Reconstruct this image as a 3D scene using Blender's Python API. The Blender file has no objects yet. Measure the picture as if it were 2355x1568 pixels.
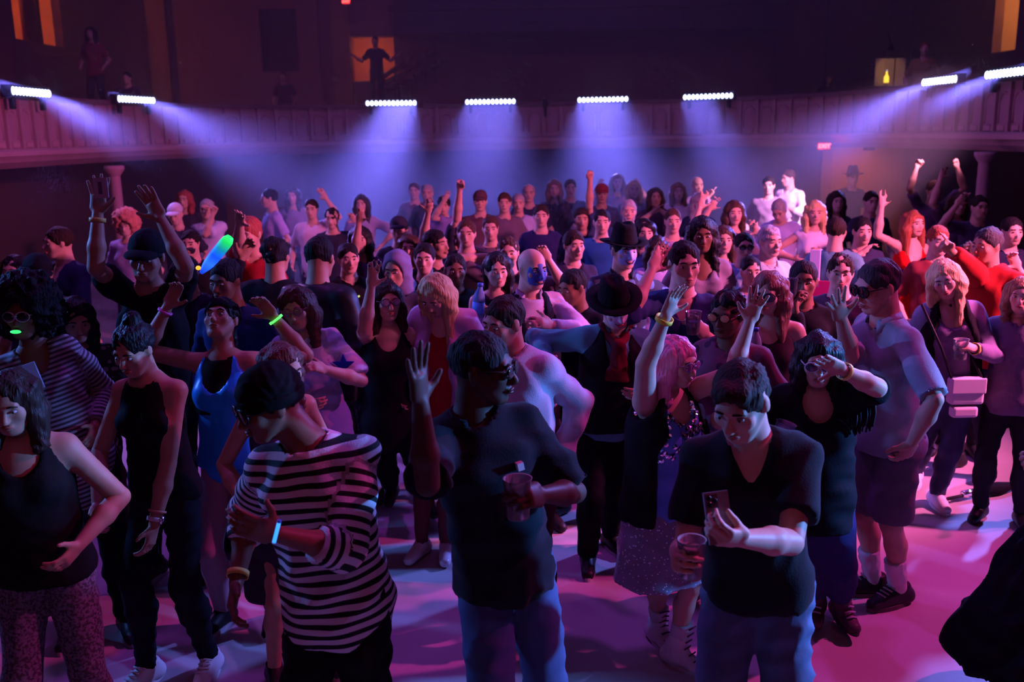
import bpy, math, random
import numpy as np
from mathutils import Vector

# ------------------------------------------------------------------ camera, world, exposure
SC = bpy.context.scene
COL = SC.collection
W_PX, H_PX, F_PX = 2355.0, 1568.0, 2200.0
CAM = np.array([0.0, 0.0, 2.45])
PITCH, ROLL = math.radians(12.3), math.radians(1.0)
_f = np.array([0, math.cos(PITCH), -math.sin(PITCH)])
_r0 = np.array([1.0, 0, 0]); _u0 = np.array([0, math.sin(PITCH), math.cos(PITCH)])
_r = _r0*math.cos(ROLL) - _u0*math.sin(ROLL)
_u = _u0*math.cos(ROLL) + _r0*math.sin(ROLL)

cam_data = bpy.data.cameras.new('camera'); cam = bpy.data.objects.new('camera', cam_data)
COL.objects.link(cam); SC.camera = cam
cam_data.sensor_width = 36.0; cam_data.lens = 36.0*F_PX/W_PX
cam_data.clip_start = 0.05; cam_data.clip_end = 200
from mathutils import Matrix
cam.matrix_world = Matrix(((_r[0], _u[0], -_f[0], CAM[0]), (_r[1], _u[1], -_f[1], CAM[1]),
                           (_r[2], _u[2], -_f[2], CAM[2]), (0, 0, 0, 1)))
cam_data.dof.use_dof = True; cam_data.dof.focus_distance = 4.2; cam_data.dof.aperture_fstop = 2.8

SC.view_settings.view_transform = 'Standard'; SC.view_settings.look = 'None'
SC.view_settings.gamma = 1.0; SC.view_settings.use_curve_mapping = False
SC.view_settings.exposure = 0.22
SC.cycles.max_bounces = 4; SC.cycles.diffuse_bounces = 1; SC.cycles.glossy_bounces = 1
SC.cycles.transmission_bounces = 5; SC.cycles.transparent_max_bounces = 8; SC.cycles.volume_bounces = 0
SC.cycles.use_denoising = True; SC.cycles.use_adaptive_sampling = True; SC.cycles.adaptive_threshold = .04; SC.cycles.adaptive_min_samples = 12; SC.cycles.caustics_reflective = False; SC.cycles.caustics_refractive = False

wd = bpy.data.worlds.new('world'); SC.world = wd; wd.use_nodes = True
wd.node_tree.nodes['Background'].inputs[0].default_value = (0.16, 0.04, 0.26, 1)
wd.node_tree.nodes['Background'].inputs[1].default_value = 0.03

def at(u, v, D):
    """world point seen at photo pixel (u, v), D metres in front of the camera"""
    d = _f + _r*((u-W_PX/2)/F_PX) + _u*((H_PX/2-v)/F_PX)
    return CAM + d*(D/d[1])
def ground(u, v, z=0.0):
    d = _f + _r*((u-W_PX/2)/F_PX) + _u*((H_PX/2-v)/F_PX)
    return CAM + d*((z-CAM[2])/d[2])

def add_light(name, typ, loc, aim, color, power, **kw):
    l = bpy.data.lights.new(name, typ); l.color = color; l.energy = power
    for k, v in kw.items(): setattr(l, k, v)
    o = bpy.data.objects.new(name, l); COL.objects.link(o); o.location = loc
    if aim is not None:
        o.rotation_euler = (Vector(aim)-Vector(loc)).to_track_quat('-Z', 'Y').to_euler()
    return o

# stage wash: the coloured lamps that hang round the dance floor, and added unseen fill lights
PINK, VIOLET, BLUE = (1.0, .055, .44), (.55, .07, 1.0), (.20, .17, 1.0)
BAR_POWER, HAZE = 30.0, .045
add_light('pink_wash_floor', 'SPOT', (6.8, 5.0, 7.0), (1.1, 3.3, 0), PINK, 1650, spot_size=math.radians(40), spot_blend=.45, shadow_soft_size=.12)
add_light('pink_side_right', 'SPOT', (5.9, 5.0, 3.5), (2.6, 7.0, 1.75), (1.0, .18, .50), 2900, spot_size=math.radians(64), spot_blend=.6, shadow_soft_size=.15)
add_light('pink_side_back', 'SPOT', (6.0, 10.2, 3.45), (4.1, 13.4, 1.5), (1.0, .36, .80), 5200, spot_size=math.radians(36), spot_blend=.7, shadow_soft_size=.15)
add_light('violet_side_left', 'SPOT', (-5.9, 11.0, 4.7), (-2.0, 9.0, 1.4), (.55, .22, 1.0), 900, spot_size=math.radians(66), spot_blend=.7, shadow_soft_size=.15)
add_light('violet_wash_top', 'SPOT', (-2.0, 6.5, 9.5), (-.6, 5.6, 0), VIOLET, 480, spot_size=math.radians(85), spot_blend=.8, shadow_soft_size=.3)
add_light('stage_front_fill', 'AREA', (0.0, -1.5, 5.5), (0, 7, 1.0), (1.0, .15, .40), 24, size=5.0)
for _x, _ax, _ay, _p in ((0, 0, 20, 480), (2.5, -6.3, 13, 420), (-2.5, 6.3, 13, 420)):
    add_light('balcony_fill', 'SPOT', (_x, 8.5, 7.5), (_ax, _ay, 2.75), (.72, .19, .85), _p, spot_size=math.radians(58), spot_blend=.7, shadow_soft_size=.3)  # added unseen spots that brighten the balcony front
add_light('ambient_fill', 'AREA', (0, 11, 10.7), (0, 11, 0), (.36, .15, 1.0), 260, size=12)  # unseen overhead area light, added to lift the darks towards violet
for _x in (-6.5, -1.5, 3.5): add_light('under_balcony_fill', 'AREA', (_x, 22.6, 2.0), (_x, 25.6, .9), (.10, .10, 1.0), 9, size=.8)  # hidden area lights added to turn the back wall blue
add_light('warm_fill_left', 'POINT', (-7.6, 10.2, 1.5), None, (1.0, .30, .10), 4, shadow_soft_size=.1)  # unseen point light, added to warm the left soffit
add_light('violet_fill_left', 'AREA', (-7.4, 16.0, 2.0), (-10.4, 16.5, .9), (.32, .14, 1.0), 10, size=.8)  # added area light without a fixture, tints the left wall violet
add_light('blue_side_right', 'SPOT', (5.9, 3.8, 2.3), (.5, 3.0, 1.15), (.08, .30, 1.0), 3200, spot_size=math.radians(30), spot_blend=.5, shadow_soft_size=.1)
add_light('blue_back_right', 'SPOT', (5.6, 8.6, 4.0), (1.2, 4.5, 1.5), (.18, .22, 1.0), 2000, spot_size=math.radians(60), spot_blend=.5, shadow_soft_size=.12)
add_light('blue_back_left', 'SPOT', (-5.8, 6.0, 3.2), (-1.0, 4.4, 1.7), (.10, .26, 1.0), 800, spot_size=math.radians(46), spot_blend=.5, shadow_soft_size=.12)
# ------------------------------------------------------------------ materials
_mats = {}
def mat(col, rough=0.7, kind='plain', **kw):
    key = (tuple(col), rough, kind, tuple(sorted((k, str(v)) for k, v in kw.items())))
    if key in _mats: return _mats[key]
    m = bpy.data.materials.new(kind); m.use_nodes = True
    nt = m.node_tree; b = nt.nodes['Principled BSDF']
    b.inputs['Base Color'].default_value = (*col, 1); b.inputs['Roughness'].default_value = rough
    b.inputs['Specular IOR Level'].default_value = kw.get('spec', 0.2)
    N = nt.nodes.new; L = nt.links.new
    def coords():
        t = N('ShaderNodeTexCoord'); return t.outputs['Object']
    def noise(scale, detail=3):
        n = N('ShaderNodeTexNoise'); n.inputs['Scale'].default_value = scale; n.inputs['Detail'].default_value = detail
        L(coords(), n.inputs['Vector']); return n
    def ramp_mix(fac, c1, c2):
        mx = N('ShaderNodeMix'); mx.data_type = 'RGBA'
        L(fac, mx.inputs['Factor']); mx.inputs['A'].default_value = (*c1, 1); mx.inputs['B'].default_value = (*c2, 1)
        L(mx.outputs['Result'], b.inputs['Base Color']); return mx
    def bump(fac, strength, dist=0.01):
        bp = N('ShaderNodeBump'); bp.inputs['Strength'].default_value = strength; bp.inputs['Distance'].default_value = dist
        L(fac, bp.inputs['Height']); L(bp.outputs['Normal'], b.inputs['Normal'])
    if kind == 'skin':
        n = noise(14); c2 = (col[0]*.78, col[1]*.66, col[2]*.62)
        ramp_mix(n.outputs['Fac'], c2, col)
        b.inputs['Subsurface Weight'].default_value = 0.0
        n2 = noise(220); bump(n2.outputs['Fac'], .08, .004)
    elif kind == 'cloth':
        n = noise(9); ramp_mix(n.outputs['Fac'], tuple(c*.75 for c in col), tuple(min(1, c*1.15) for c in col))
        n2 = noise(kw.get('weave', 160), 2); bump(n2.outputs['Fac'], .25, .004)
        b.inputs['Sheen Weight'].default_value = kw.get('sheen', 0.0); b.inputs['Specular IOR Level'].default_value = .06; b.inputs['Roughness'].default_value = max(rough, .85)
    elif kind == 'hair':
        w = N('ShaderNodeTexNoise'); mp = N('ShaderNodeMapping'); mp.inputs['Scale'].default_value = (90, 90, 9)
        L(coords(), mp.inputs['Vector']); L(mp.outputs['Vector'], w.inputs['Vector']); w.inputs['Scale'].default_value = 1.0
        ramp_mix(w.outputs['Fac'], tuple(c*.45 for c in col), tuple(min(1, c*1.4) for c in col)); bump(w.outputs['Fac'], .8, .012)
    elif kind == 'stripe':     # needs the float attribute 'along'
        a = N('ShaderNodeAttribute'); a.attribute_name = 'along'
        mt = N('ShaderNodeMath'); mt.operation = 'MULTIPLY'; mt.inputs[1].default_value = 1.0/kw['period']; L(a.outputs['Fac'], mt.inputs[0])
        fr = N('ShaderNodeMath'); fr.operation = 'FRACT'; L(mt.outputs[0], fr.inputs[0])
        gt = N('ShaderNodeMath'); gt.operation = 'GREATER_THAN'; gt.inputs[1].default_value = kw.get('duty', .5); L(fr.outputs[0], gt.inputs[0])
        ramp_mix(gt.outputs[0], col, kw['col2'])
        n2 = noise(160, 2); bump(n2.outputs['Fac'], .25, .004)
    elif kind == 'spots':      # printed patches
        v = N('ShaderNodeTexVoronoi'); v.inputs['Scale'].default_value = kw.get('scale', 30); L(coords(), v.inputs['Vector'])
        gt = N('ShaderNodeMath'); gt.operation = 'GREATER_THAN'; gt.inputs[1].default_value = kw.get('thr', .35); L(v.outputs['Distance'], gt.inputs[0])
        ramp_mix(gt.outputs[0], kw['col2'], col)
    elif kind == 'lace':
        v = noise(kw.get('scale', 60), 4)
        cr = N('ShaderNodeValToRGB'); cr.color_ramp.elements[0].position = .42; cr.color_ramp.elements[1].position = .58
        L(v.outputs['Fac'], cr.inputs[0]); ramp_mix(cr.outputs[0], col, kw['col2'])
    elif kind == 'denim':
        n = noise(7, 4); ramp_mix(n.outputs['Fac'], tuple(c*.6 for c in col), tuple(min(1, c*1.25) for c in col))
        n2 = noise(300, 2); bump(n2.outputs['Fac'], .2, .003)
    elif kind == 'emit':
        b.inputs['Emission Color'].default_value = (*col, 1); b.inputs['Emission Strength'].default_value = kw['power']; m.cycles.emission_sampling = kw.get('samp', 'NONE')
    elif kind == 'clear':
        b.inputs['Transmission Weight'].default_value = kw.get('trans', .75); b.inputs['IOR'].default_value = 1.2
    elif kind == 'metal':
        b.inputs['Metallic'].default_value = 1.0
    elif kind == 'plaster':
        n = noise(kw.get('scale', 1.5), 6); ramp_mix(n.outputs['Fac'], tuple(c*.7 for c in col), tuple(min(1, c*1.15) for c in col))
        n2 = noise(40, 4); bump(n2.outputs['Fac'], .15, .01)
    elif kind == 'floor':
        n = noise(1.3, 6); mx = ramp_mix(n.outputs['Fac'], tuple(c*.72 for c in col), tuple(min(1, c*1.2) for c in col))
        n2 = noise(26, 6)
        mr = N('ShaderNodeMapRange'); mr.inputs['To Min'].default_value = rough-.1; mr.inputs['To Max'].default_value = rough+.15
        L(n2.outputs['Fac'], mr.inputs['Value']); L(mr.outputs['Result'], b.inputs['Roughness']); bump(n2.outputs['Fac'], .06, .01)
    _mats[key] = m
    return m

# ------------------------------------------------------------------ mesh helpers
def nrm(v):
    v = np.asarray(v, float); return v/(np.linalg.norm(v)+1e-12)
def raw_mesh(name, V, Q, smooth=True):
    """V (n,3) float, Q list/array of faces"""
    me = bpy.data.meshes.new(name)
    if isinstance(Q, np.ndarray) and Q.ndim == 2:
        k = Q.shape[1]; nf = len(Q)
        me.vertices.add(len(V)); me.vertices.foreach_set('co', np.ascontiguousarray(V, np.float32).ravel())
        me.loops.add(nf*k); me.loops.foreach_set('vertex_index', np.ascontiguousarray(Q, np.int32).ravel())
        me.polygons.add(nf); me.polygons.foreach_set('loop_start', np.arange(0, nf*k, k, dtype=np.int32))
        try: me.polygons.foreach_set('loop_total', np.full(nf, k, np.int32))
        except Exception: pass
        me.polygons.foreach_set('use_smooth', np.full(nf, smooth)); me.update(calc_edges=True)
    else:
        me.from_pydata([tuple(map(float, v)) for v in V], [], [tuple(f) for f in Q])
        me.polygons.foreach_set('use_smooth', np.full(len(me.polygons), smooth)); me.update()
    return me
def link(name, me, m, parent=None, loc=None, rot=None):
    o = bpy.data.objects.new(name, me); COL.objects.link(o)
    if m is not None and me is not None and len(me.materials) == 0: me.materials.append(m)
    if parent is not None: o.parent = parent
    if loc is not None: o.location = loc
    if rot is not None: o.rotation_euler = rot
    return o
def empty(name, loc, label, cat, group=None):
    o = bpy.data.objects.new(name, None); COL.objects.link(o); o.location = loc; o.empty_display_size = .1
    return tag(o, label, cat, group)
def tag(o, label=None, cat=None, group=None, kind=None):
    if label: o['label'] = label
    if cat: o['category'] = cat
    if group: o['group'] = group
    if kind: o['kind'] = kind
    return o
def struct(o, label, cat=None):
    return tag(o, label, cat, None, 'structure')

class MB:
    """collects simple shapes into one mesh"""
    def __init__(s): s.V = []; s.F = []
    def add(s, V, F):
        n = len(s.V); s.V += [tuple(map(float, v)) for v in V]; s.F += [tuple(i+n for i in f) for f in F]; return s
    def box(s, lo, hi, M=None, c=(0, 0, 0)):
        x0, y0, z0 = lo; x1, y1, z1 = hi
        V = [(x0,y0,z0),(x1,y0,z0),(x1,y1,z0),(x0,y1,z0),(x0,y0,z1),(x1,y0,z1),(x1,y1,z1),(x0,y1,z1)]
        if M is not None: V = [np.asarray(c)+v[0]*M[0]+v[1]*M[1]+v[2]*M[2] for v in V]
        return s.add(V, [(0,3,2,1),(4,5,6,7),(0,1,5,4),(1,2,6,5),(2,3,7,6),(3,0,4,7)])
    def ell(s, c, R, M=None, nu=14, nv=9):
        M = np.eye(3) if M is None else np.asarray(M); V = []; F = []
        for j in range(nv+1):
            th = math.pi*j/nv
            for i in range(nu):
                ph = 2*math.pi*i/nu
                l = (R[0]*math.sin(th)*math.cos(ph), R[1]*math.sin(th)*math.sin(ph), R[2]*math.cos(th))
                V.append(np.asarray(c)+l[0]*M[0]+l[1]*M[1]+l[2]*M[2])
        for j in range(nv):
            for i in range(nu):
                a = j*nu+i; b = j*nu+(i+1) % nu; F.append((a, a+nu, b+nu, b))
        return s.add(V, F)
    def tube(s, P, r, n=8, closed=False):
        P = [np.asarray(p, float) for p in P]; m = len(P); R = r if hasattr(r, '__len__') else [r]*m; V = []; F = []
        ref = None
        for i in range(m):
            t = nrm(P[(i+1) % m]-P[i-1]) if closed else nrm(P[min(i+1, m-1)]-P[max(i-1, 0)])
            if ref is None: ref = np.array([0, 0, 1.0]) if abs(t[2]) < .9 else np.array([1.0, 0, 0])
            a = nrm(ref-t*np.dot(ref, t)); ref = a; b = np.cross(t, a)
            for k in range(n):
                an = 2*math.pi*k/n; V.append(P[i]+R[i]*(math.cos(an)*a+math.sin(an)*b))
        for i in range(m if closed else m-1):
            for k in range(n):
                a_ = i*n+k; b_ = i*n+(k+1) % n; c_ = ((i+1) % m)*n
                F.append((a_, b_, c_+(k+1) % n, c_+k))
        if not closed:
            F.append(tuple(range(n))[::-1]); F.append(tuple((m-1)*n+k for k in range(n)))
        return s.add(V, F)
    def lathe(s, prof, c=(0, 0, 0), M=None, n=20, cap=False):
        M = np.eye(3) if M is None else np.asarray(M); V = []; F = []
        for (r, z) in prof:
            for k in range(n):
                an = 2*math.pi*k/n
                V.append(np.asarray(c)+r*math.cos(an)*M[0]+r*math.sin(an)*M[1]+z*M[2])
        for i in range(len(prof)-1):
            for k in range(n):
                F.append((i*n+k, i*n+(k+1) % n, (i+1)*n+(k+1) % n, (i+1)*n+k))
        if cap:
            F.append(tuple(range(n))[::-1]); F.append(tuple((len(prof)-1)*n+k for k in range(n)))
        return s.add(V, F)
    def build(s, name, m, parent=None, smooth=True, loc=None, org=None):
        V = np.array(s.V)
        if org is not None: V = V-np.asarray(org)
        return link(name, raw_mesh(name, V, s.F, smooth), m, parent, loc)

# ------------------------------------------------------------------ signed-distance modelling of bodies and clothes
class Cap:      # tapered capsule, optionally flattened and with flat ends
    def __init__(s, a, b, r0, r1, k=.02, sub=False, flat=0, lat=None, asp=1.0):
        s.a, s.b, s.r0, s.r1, s.k, s.sub, s.flat, s.lat, s.asp = np.asarray(a, float), np.asarray(b, float), r0, r1, k, sub, flat, lat, asp
        m = max(r0, r1)*max(1, asp); s.lo = np.minimum(s.a, s.b)-m; s.hi = np.maximum(s.a, s.b)+m
    def d(s, X, Y, Z):
        ab = s.b-s.a; L2 = float(ab@ab)+1e-12
        x, y, z = X-s.a[0], Y-s.a[1], Z-s.a[2]
        t0 = (x*ab[0]+y*ab[1]+z*ab[2])/L2; t = np.clip(t0, 0, 1)
        x, y, z = x-t*ab[0], y-t*ab[1], z-t*ab[2]
        q = x*x+y*y+z*z; r = s.r0+(s.r1-s.r0)*t
        if s.lat is not None:                       # asp>1: wider along lat
            pl = x*s.lat[0]+y*s.lat[1]+z*s.lat[2]; q = q-pl*pl*(1-1/(s.asp*s.asp))
        d = np.sqrt(q)-r
        if s.flat:
            L = math.sqrt(L2)
            if s.flat & 2: d = np.maximum(d, (t0-1)*L)
            if s.flat & 1: d = np.maximum(d, -t0*L)
        return d
class Ell:
    def __init__(s, c, R, M=None, k=.03, sub=False):
        s.c, s.R, s.M, s.k, s.sub = np.asarray(c, float), R, np.eye(3) if M is None else np.asarray(M), k, sub
        e = np.sqrt(sum((s.M[i]*R[i])**2 for i in range(3))); s.lo, s.hi = s.c-e, s.c+e
    def d(s, X, Y, Z):
        x, y, z = X-s.c[0], Y-s.c[1], Z-s.c[2]; q = 0; g = 0
        for i in range(3):
            l = x*s.M[i][0]+y*s.M[i][1]+z*s.M[i][2]; q = q+(l/s.R[i])**2; g = g+(l/s.R[i]**2)**2
        k0 = np.sqrt(q); return k0*(k0-1)/np.maximum(np.sqrt(g), 1e-6)
class Plane:    # cuts away everything on the side n points to
    def __init__(s, c, n, k=.004): s.c, s.n, s.k = np.asarray(c, float), nrm(n), k

def sdf_mesh(prims, vox, wrinkle=0.0, seed=0, freq=1.0):
    adds = [p for p in prims if not isinstance(p, Plane) and not p.sub]
    lo = np.min([p.lo for p in adds], 0)-2.5*vox; hi = np.max([p.hi for p in adds], 0)+2.5*vox
    n = np.ceil((hi-lo)/vox).astype(int)+1
    G = np.full(tuple(n), 1e2, np.float32)
    ax = [(lo[i]+vox*np.arange(n[i])).astype(np.float32) for i in range(3)]
    for p in prims:
        if isinstance(p, Plane):
            dd = ((ax[0]-p.c[0])*p.n[0])[:, None, None]+((ax[1]-p.c[1])*p.n[1])[None, :, None]+((ax[2]-p.c[2])*p.n[2])[None, None, :]
            G = np.maximum(G, dd.astype(np.float32)); continue
        pad = p.k+2.5*vox
        i0 = np.maximum(np.floor((p.lo-pad-lo)/vox).astype(int), 0); i1 = np.minimum(np.ceil((p.hi+pad-lo)/vox).astype(int)+1, n)
        if np.any(i1 <= i0): continue
        sl = tuple(slice(a, b) for a, b in zip(i0, i1))
        d = p.d(ax[0][sl[0]][:, None, None], ax[1][sl[1]][None, :, None], ax[2][sl[2]][None, None, :]).astype(np.float32)
        g = G[sl]; k = max(p.k, 1e-5)
        if p.sub:
            d = -d; h = np.clip(.5-.5*(d-g)/k, 0, 1); G[sl] = d*(1-h)+g*h+k*h*(1-h)
        else:
            h = np.clip(.5+.5*(g-d)/k, 0, 1); G[sl] = g*(1-h)+d*h-k*h*(1-h)
    s = G < 0
    if not s.any(): return np.zeros((0, 3)), np.zeros((0, 4), int)
    c = np.zeros(tuple(n-1), np.int8)
    for dx in (0, 1):
        for dy in (0, 1):
            for dz in (0, 1): c += s[dx:n[0]-1+dx, dy:n[1]-1+dy, dz:n[2]-1+dz]
    act = np.nonzero((c > 0) & (c < 8)); I = np.stack(act, 1)
    vid = np.full(tuple(n-1), -1, np.int32); vid[act] = np.arange(len(I))
    acc = np.zeros((len(I), 3), np.float32); cnt = np.zeros(len(I), np.float32); cv = {}
    for dx in (0, 1):
        for dy in (0, 1):
            for dz in (0, 1): cv[dx, dy, dz] = G[act[0]+dx, act[1]+dy, act[2]+dz]
    for (a, va) in cv.items():
        for axi in range(3):
            if a[axi]: continue
            b = list(a); b[axi] = 1; vb = cv[tuple(b)]; mk = (va < 0) != (vb < 0)
            t = np.where(mk, va/(va-vb+1e-20), 0)
            for q in range(3): acc[:, q] += np.where(mk, t if q == axi else a[q], 0)
            cnt += mk
    V = (I+acc/np.maximum(cnt, 1)[:, None])*vox+lo
    # normals from the corner gradient
    gx = sum(cv[1, j, k]-cv[0, j, k] for j in (0, 1) for k in (0, 1)); gy = sum(cv[i, 1, k]-cv[i, 0, k] for i in (0, 1) for k in (0, 1))
    gz = sum(cv[i, j, 1]-cv[i, j, 0] for i in (0, 1) for j in (0, 1)); Nn = np.stack([gx, gy, gz], 1); Nn /= np.linalg.norm(Nn, axis=1, keepdims=True)+1e-9
    if wrinkle > 0:
        rs = np.random.RandomState(seed); w = V+.035*np.sin(V[:, [1, 2, 0]]*9*freq+rs.rand(3)*6)
        nz = np.zeros(len(V))
        for q in range(5):
            kd = rs.randn(3); kd = kd/np.linalg.norm(kd)*rs.uniform(18, 55)*freq; nz += np.sin(w@kd+rs.rand()*6.28)*(30/np.linalg.norm(kd*1.0/freq))**.7
        nr = np.zeros(len(V)); w2 = V+.05*np.sin(V[:, [2, 0, 1]]*7*freq+rs.rand(3)*6)
        for q in range(3):
            kd = rs.randn(3)*np.array([.7, .7, 1.0]); kd = kd/np.linalg.norm(kd)*rs.uniform(22, 48)*freq; nr += (1-2*np.abs(np.sin(w2@kd+rs.rand()*6.28)))*np.clip(np.sin(w@(kd[[1, 2, 0]]*.35)+q), 0, 1)
        V = V+Nn*(wrinkle*(nz/2.4+nr*.75))[:, None]
    Q = []
    for axi in range(3):
        o1, o2 = [(1, 2), (2, 0), (0, 1)][axi]
        sa = [slice(1, -1)]*3; sa[axi] = slice(0, -1); sb = list(sa); sb[axi] = slice(1, None)
        A, B = s[tuple(sa)], s[tuple(sb)]; e = np.nonzero(A != B)
        if len(e[0]) == 0: continue
        base = np.stack(e, 1); base[:, o1] += 1; base[:, o2] += 1
        def cell(d1, d2):
            t = base.copy(); t[:, o1] -= d1; t[:, o2] -= d2; return vid[t[:, 0], t[:, 1], t[:, 2]]
        q = np.stack([cell(1, 1), cell(0, 1), cell(0, 0), cell(1, 0)], 1)
        fl = ~A[e]; q[fl] = q[fl][:, ::-1]; Q.append(q)
    Q = np.concatenate(Q); Q = Q[(Q >= 0).all(1)]
    return V, Q
def sdf_obj(name, groups, m, parent, org, wrinkle=0, seed=0, freq=1.0, along=None):
    """groups: list of (prims, vox) meshed and put into one mesh object"""
    Vs, Qs, n = [], [], 0
    for prims, vox in groups:
        V, Q = sdf_mesh(prims, vox, wrinkle, seed, freq)
        if len(V): Vs.append(V); Qs.append(Q+n); n += len(V)
    if not Vs: return None
    V = np.concatenate(Vs); Q = np.concatenate(Qs); me = raw_mesh(name, V-org, Q)
    if along is not None:
        at_ = me.attributes.new('along', 'FLOAT', 'POINT'); at_.data.foreach_set('value', along(V).astype(np.float32))
    return link(name, me, m, parent)
# ------------------------------------------------------------------ people
SKIN = {'fair': (.62, .40, .32), 'tan': (.45, .26, .18), 'brown': (.20, .10, .065), 'dark': (.075, .04, .03)}
HAIR = {'black': (.008, .007, .009), 'brown': (.06, .03, .018), 'dkbrown': (.025, .014, .01), 'blond': (.6, .42, .2), 'grey': (.35, .33, .33),
        'red': (.3, .06, .03), 'pink': (.75, .22, .4), 'ltbrown': (.22, .12, .06), 'white': (.75, .72, .72)}
Zv = np.array([0, 0, 1.0])
def rot(v, axis, ang):
    axis = nrm(axis); v = np.asarray(v, float)
    return v*math.cos(ang)+np.cross(axis, v)*math.sin(ang)+axis*np.dot(axis, v)*(1-math.cos(ang))
def ik(a, t, l1, l2, pole):
    d = t-a; L = np.linalg.norm(d); mx = (l1+l2)*.995
    if L > mx:
        s = min(L/mx, 1.10); l1, l2 = l1*s, l2*s; L = min(L, (l1+l2)*.995); t = a+nrm(d)*L
    L = max(L, abs(l1-l2)*1.05+.02); u = nrm(d)
    x = (l1*l1-l2*l2+L*L)/(2*L); h = math.sqrt(max(l1*l1-x*x, 1e-6))
    p = pole-u*np.dot(pole, u); p = nrm(p) if np.linalg.norm(p) > 1e-4 else nrm(np.cross(u, [1, .3, 0]))
    return a+u*x+p*h, a+u*L
ARM = {  # hand relative to the shoulder: outward, forward, up in statures; pole the same way
    'down': ((.03, .05, -.30), (.3, -1, -.2)), 'relaxed': ((.05, .11, -.26), (.5, -1, -.3)), 'chest': ((-.07, .15, -.07), (.8, -.2, -.8)),
    'belly': ((-.08, .13, -.17), (.8, -.6, -.5)), 'cup': ((-.01, .19, -.10), (.5, -.5, -.9)), 'up': ((.03, .03, .33), (.7, .4, 0)),
    'wave': ((.13, .05, .26), (.8, .1, -.5)), 'upbent': ((.05, .10, .20), (1, .2, -.5)), 'hip': ((.03, .03, -.20), (1, -.6, 0)),
    'head': ((-.05, -.02, .12), (1, .3, .3)), 'face': ((-.09, .13, .07), (.9, 0, -.7)), 'point': ((.2, .2, .1), (.3, -.2, -1)),
    'out': ((.26, .08, -.03), (0, -.2, -1)), 'fwd': ((.0, .27, .0), (.3, 0, -1)), 'fist': ((.06, .12, .15), (.9, .1, -.7)), 'back': ((.02, -.08, -.27), (.6, -1, 0)),
}
CURL = {'open': (.10, .15, .1), 'spread': (.02, .08, .05), 'relaxed': (.35, .55, .4), 'fist': (1.35, 1.6, 1.1), 'grip': (.65, .85, .55), 'flat': (.05, .05, .05), 'point': (1.35, 1.6, 1.1)}
def hand_prims(Wp, d, n, pose, side, q):
    n = nrm(n-d*np.dot(n, d)); th = np.cross(d, n)*(-side); P = []
    c = Wp+d*.048*q
    P.append(Cap(Wp+d*.022*q, Wp+d*.078*q, .018*q, .017*q, .012, lat=th, asp=2.15))
    cu = CURL[pose]; fan = {'open': .10, 'spread': .20}.get(pose, .03)
    for i, (off, ln) in enumerate(((.028, .90), (.0095, 1.0), (-.0095, .93), (-.027, .74))):
        p = Wp+d*(.088-.004*abs(i-1))*q+th*off*q; ang = 0; fd = nrm(d+th*fan*(1.35-i))
        cc = (.08, .1, .05) if (pose == 'point' and i == 0) else cu
        r = .0092*q
        for j, sl in enumerate((.042, .027, .022)):
            ang += cc[j]*(1+.08*i); dd = fd*math.cos(ang)+n*math.sin(ang)
            e = p+dd*sl*ln*q; P.append(Cap(p, e, r, r*.92, .004)); p = e; r *= .92
    b = Wp+d*.022*q+th*.026*q
    td = nrm(d*.55+th*.75+n*.25) if pose in ('open', 'spread', 'flat', 'relaxed') else nrm(d*.7+th*.25+n*.75)
    m = b+td*.045*q; P.append(Cap(b, m, .0145*q, .0105*q, .012))
    td2 = nrm(td+d*.45+(n*.6 if pose in ('fist', 'grip', 'point') else 0)); P.append(Cap(m, m+td2*.032*q, .0105*q, .0085*q, .005))
    return P, (Wp+d*.075*q, d, n, th)

def head_axes(yaw, pitch, roll_):
    F = np.array([math.sin(yaw), -math.cos(yaw), 0]); X = np.cross(Zv, F); F2 = rot(F, X, pitch)   # pitch>0 looks down
    U = np.cross(F2, X); X2 = rot(X, F2, roll_); U2 = rot(U, F2, roll_)
    return np.stack([X2, F2, U2])

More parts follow.
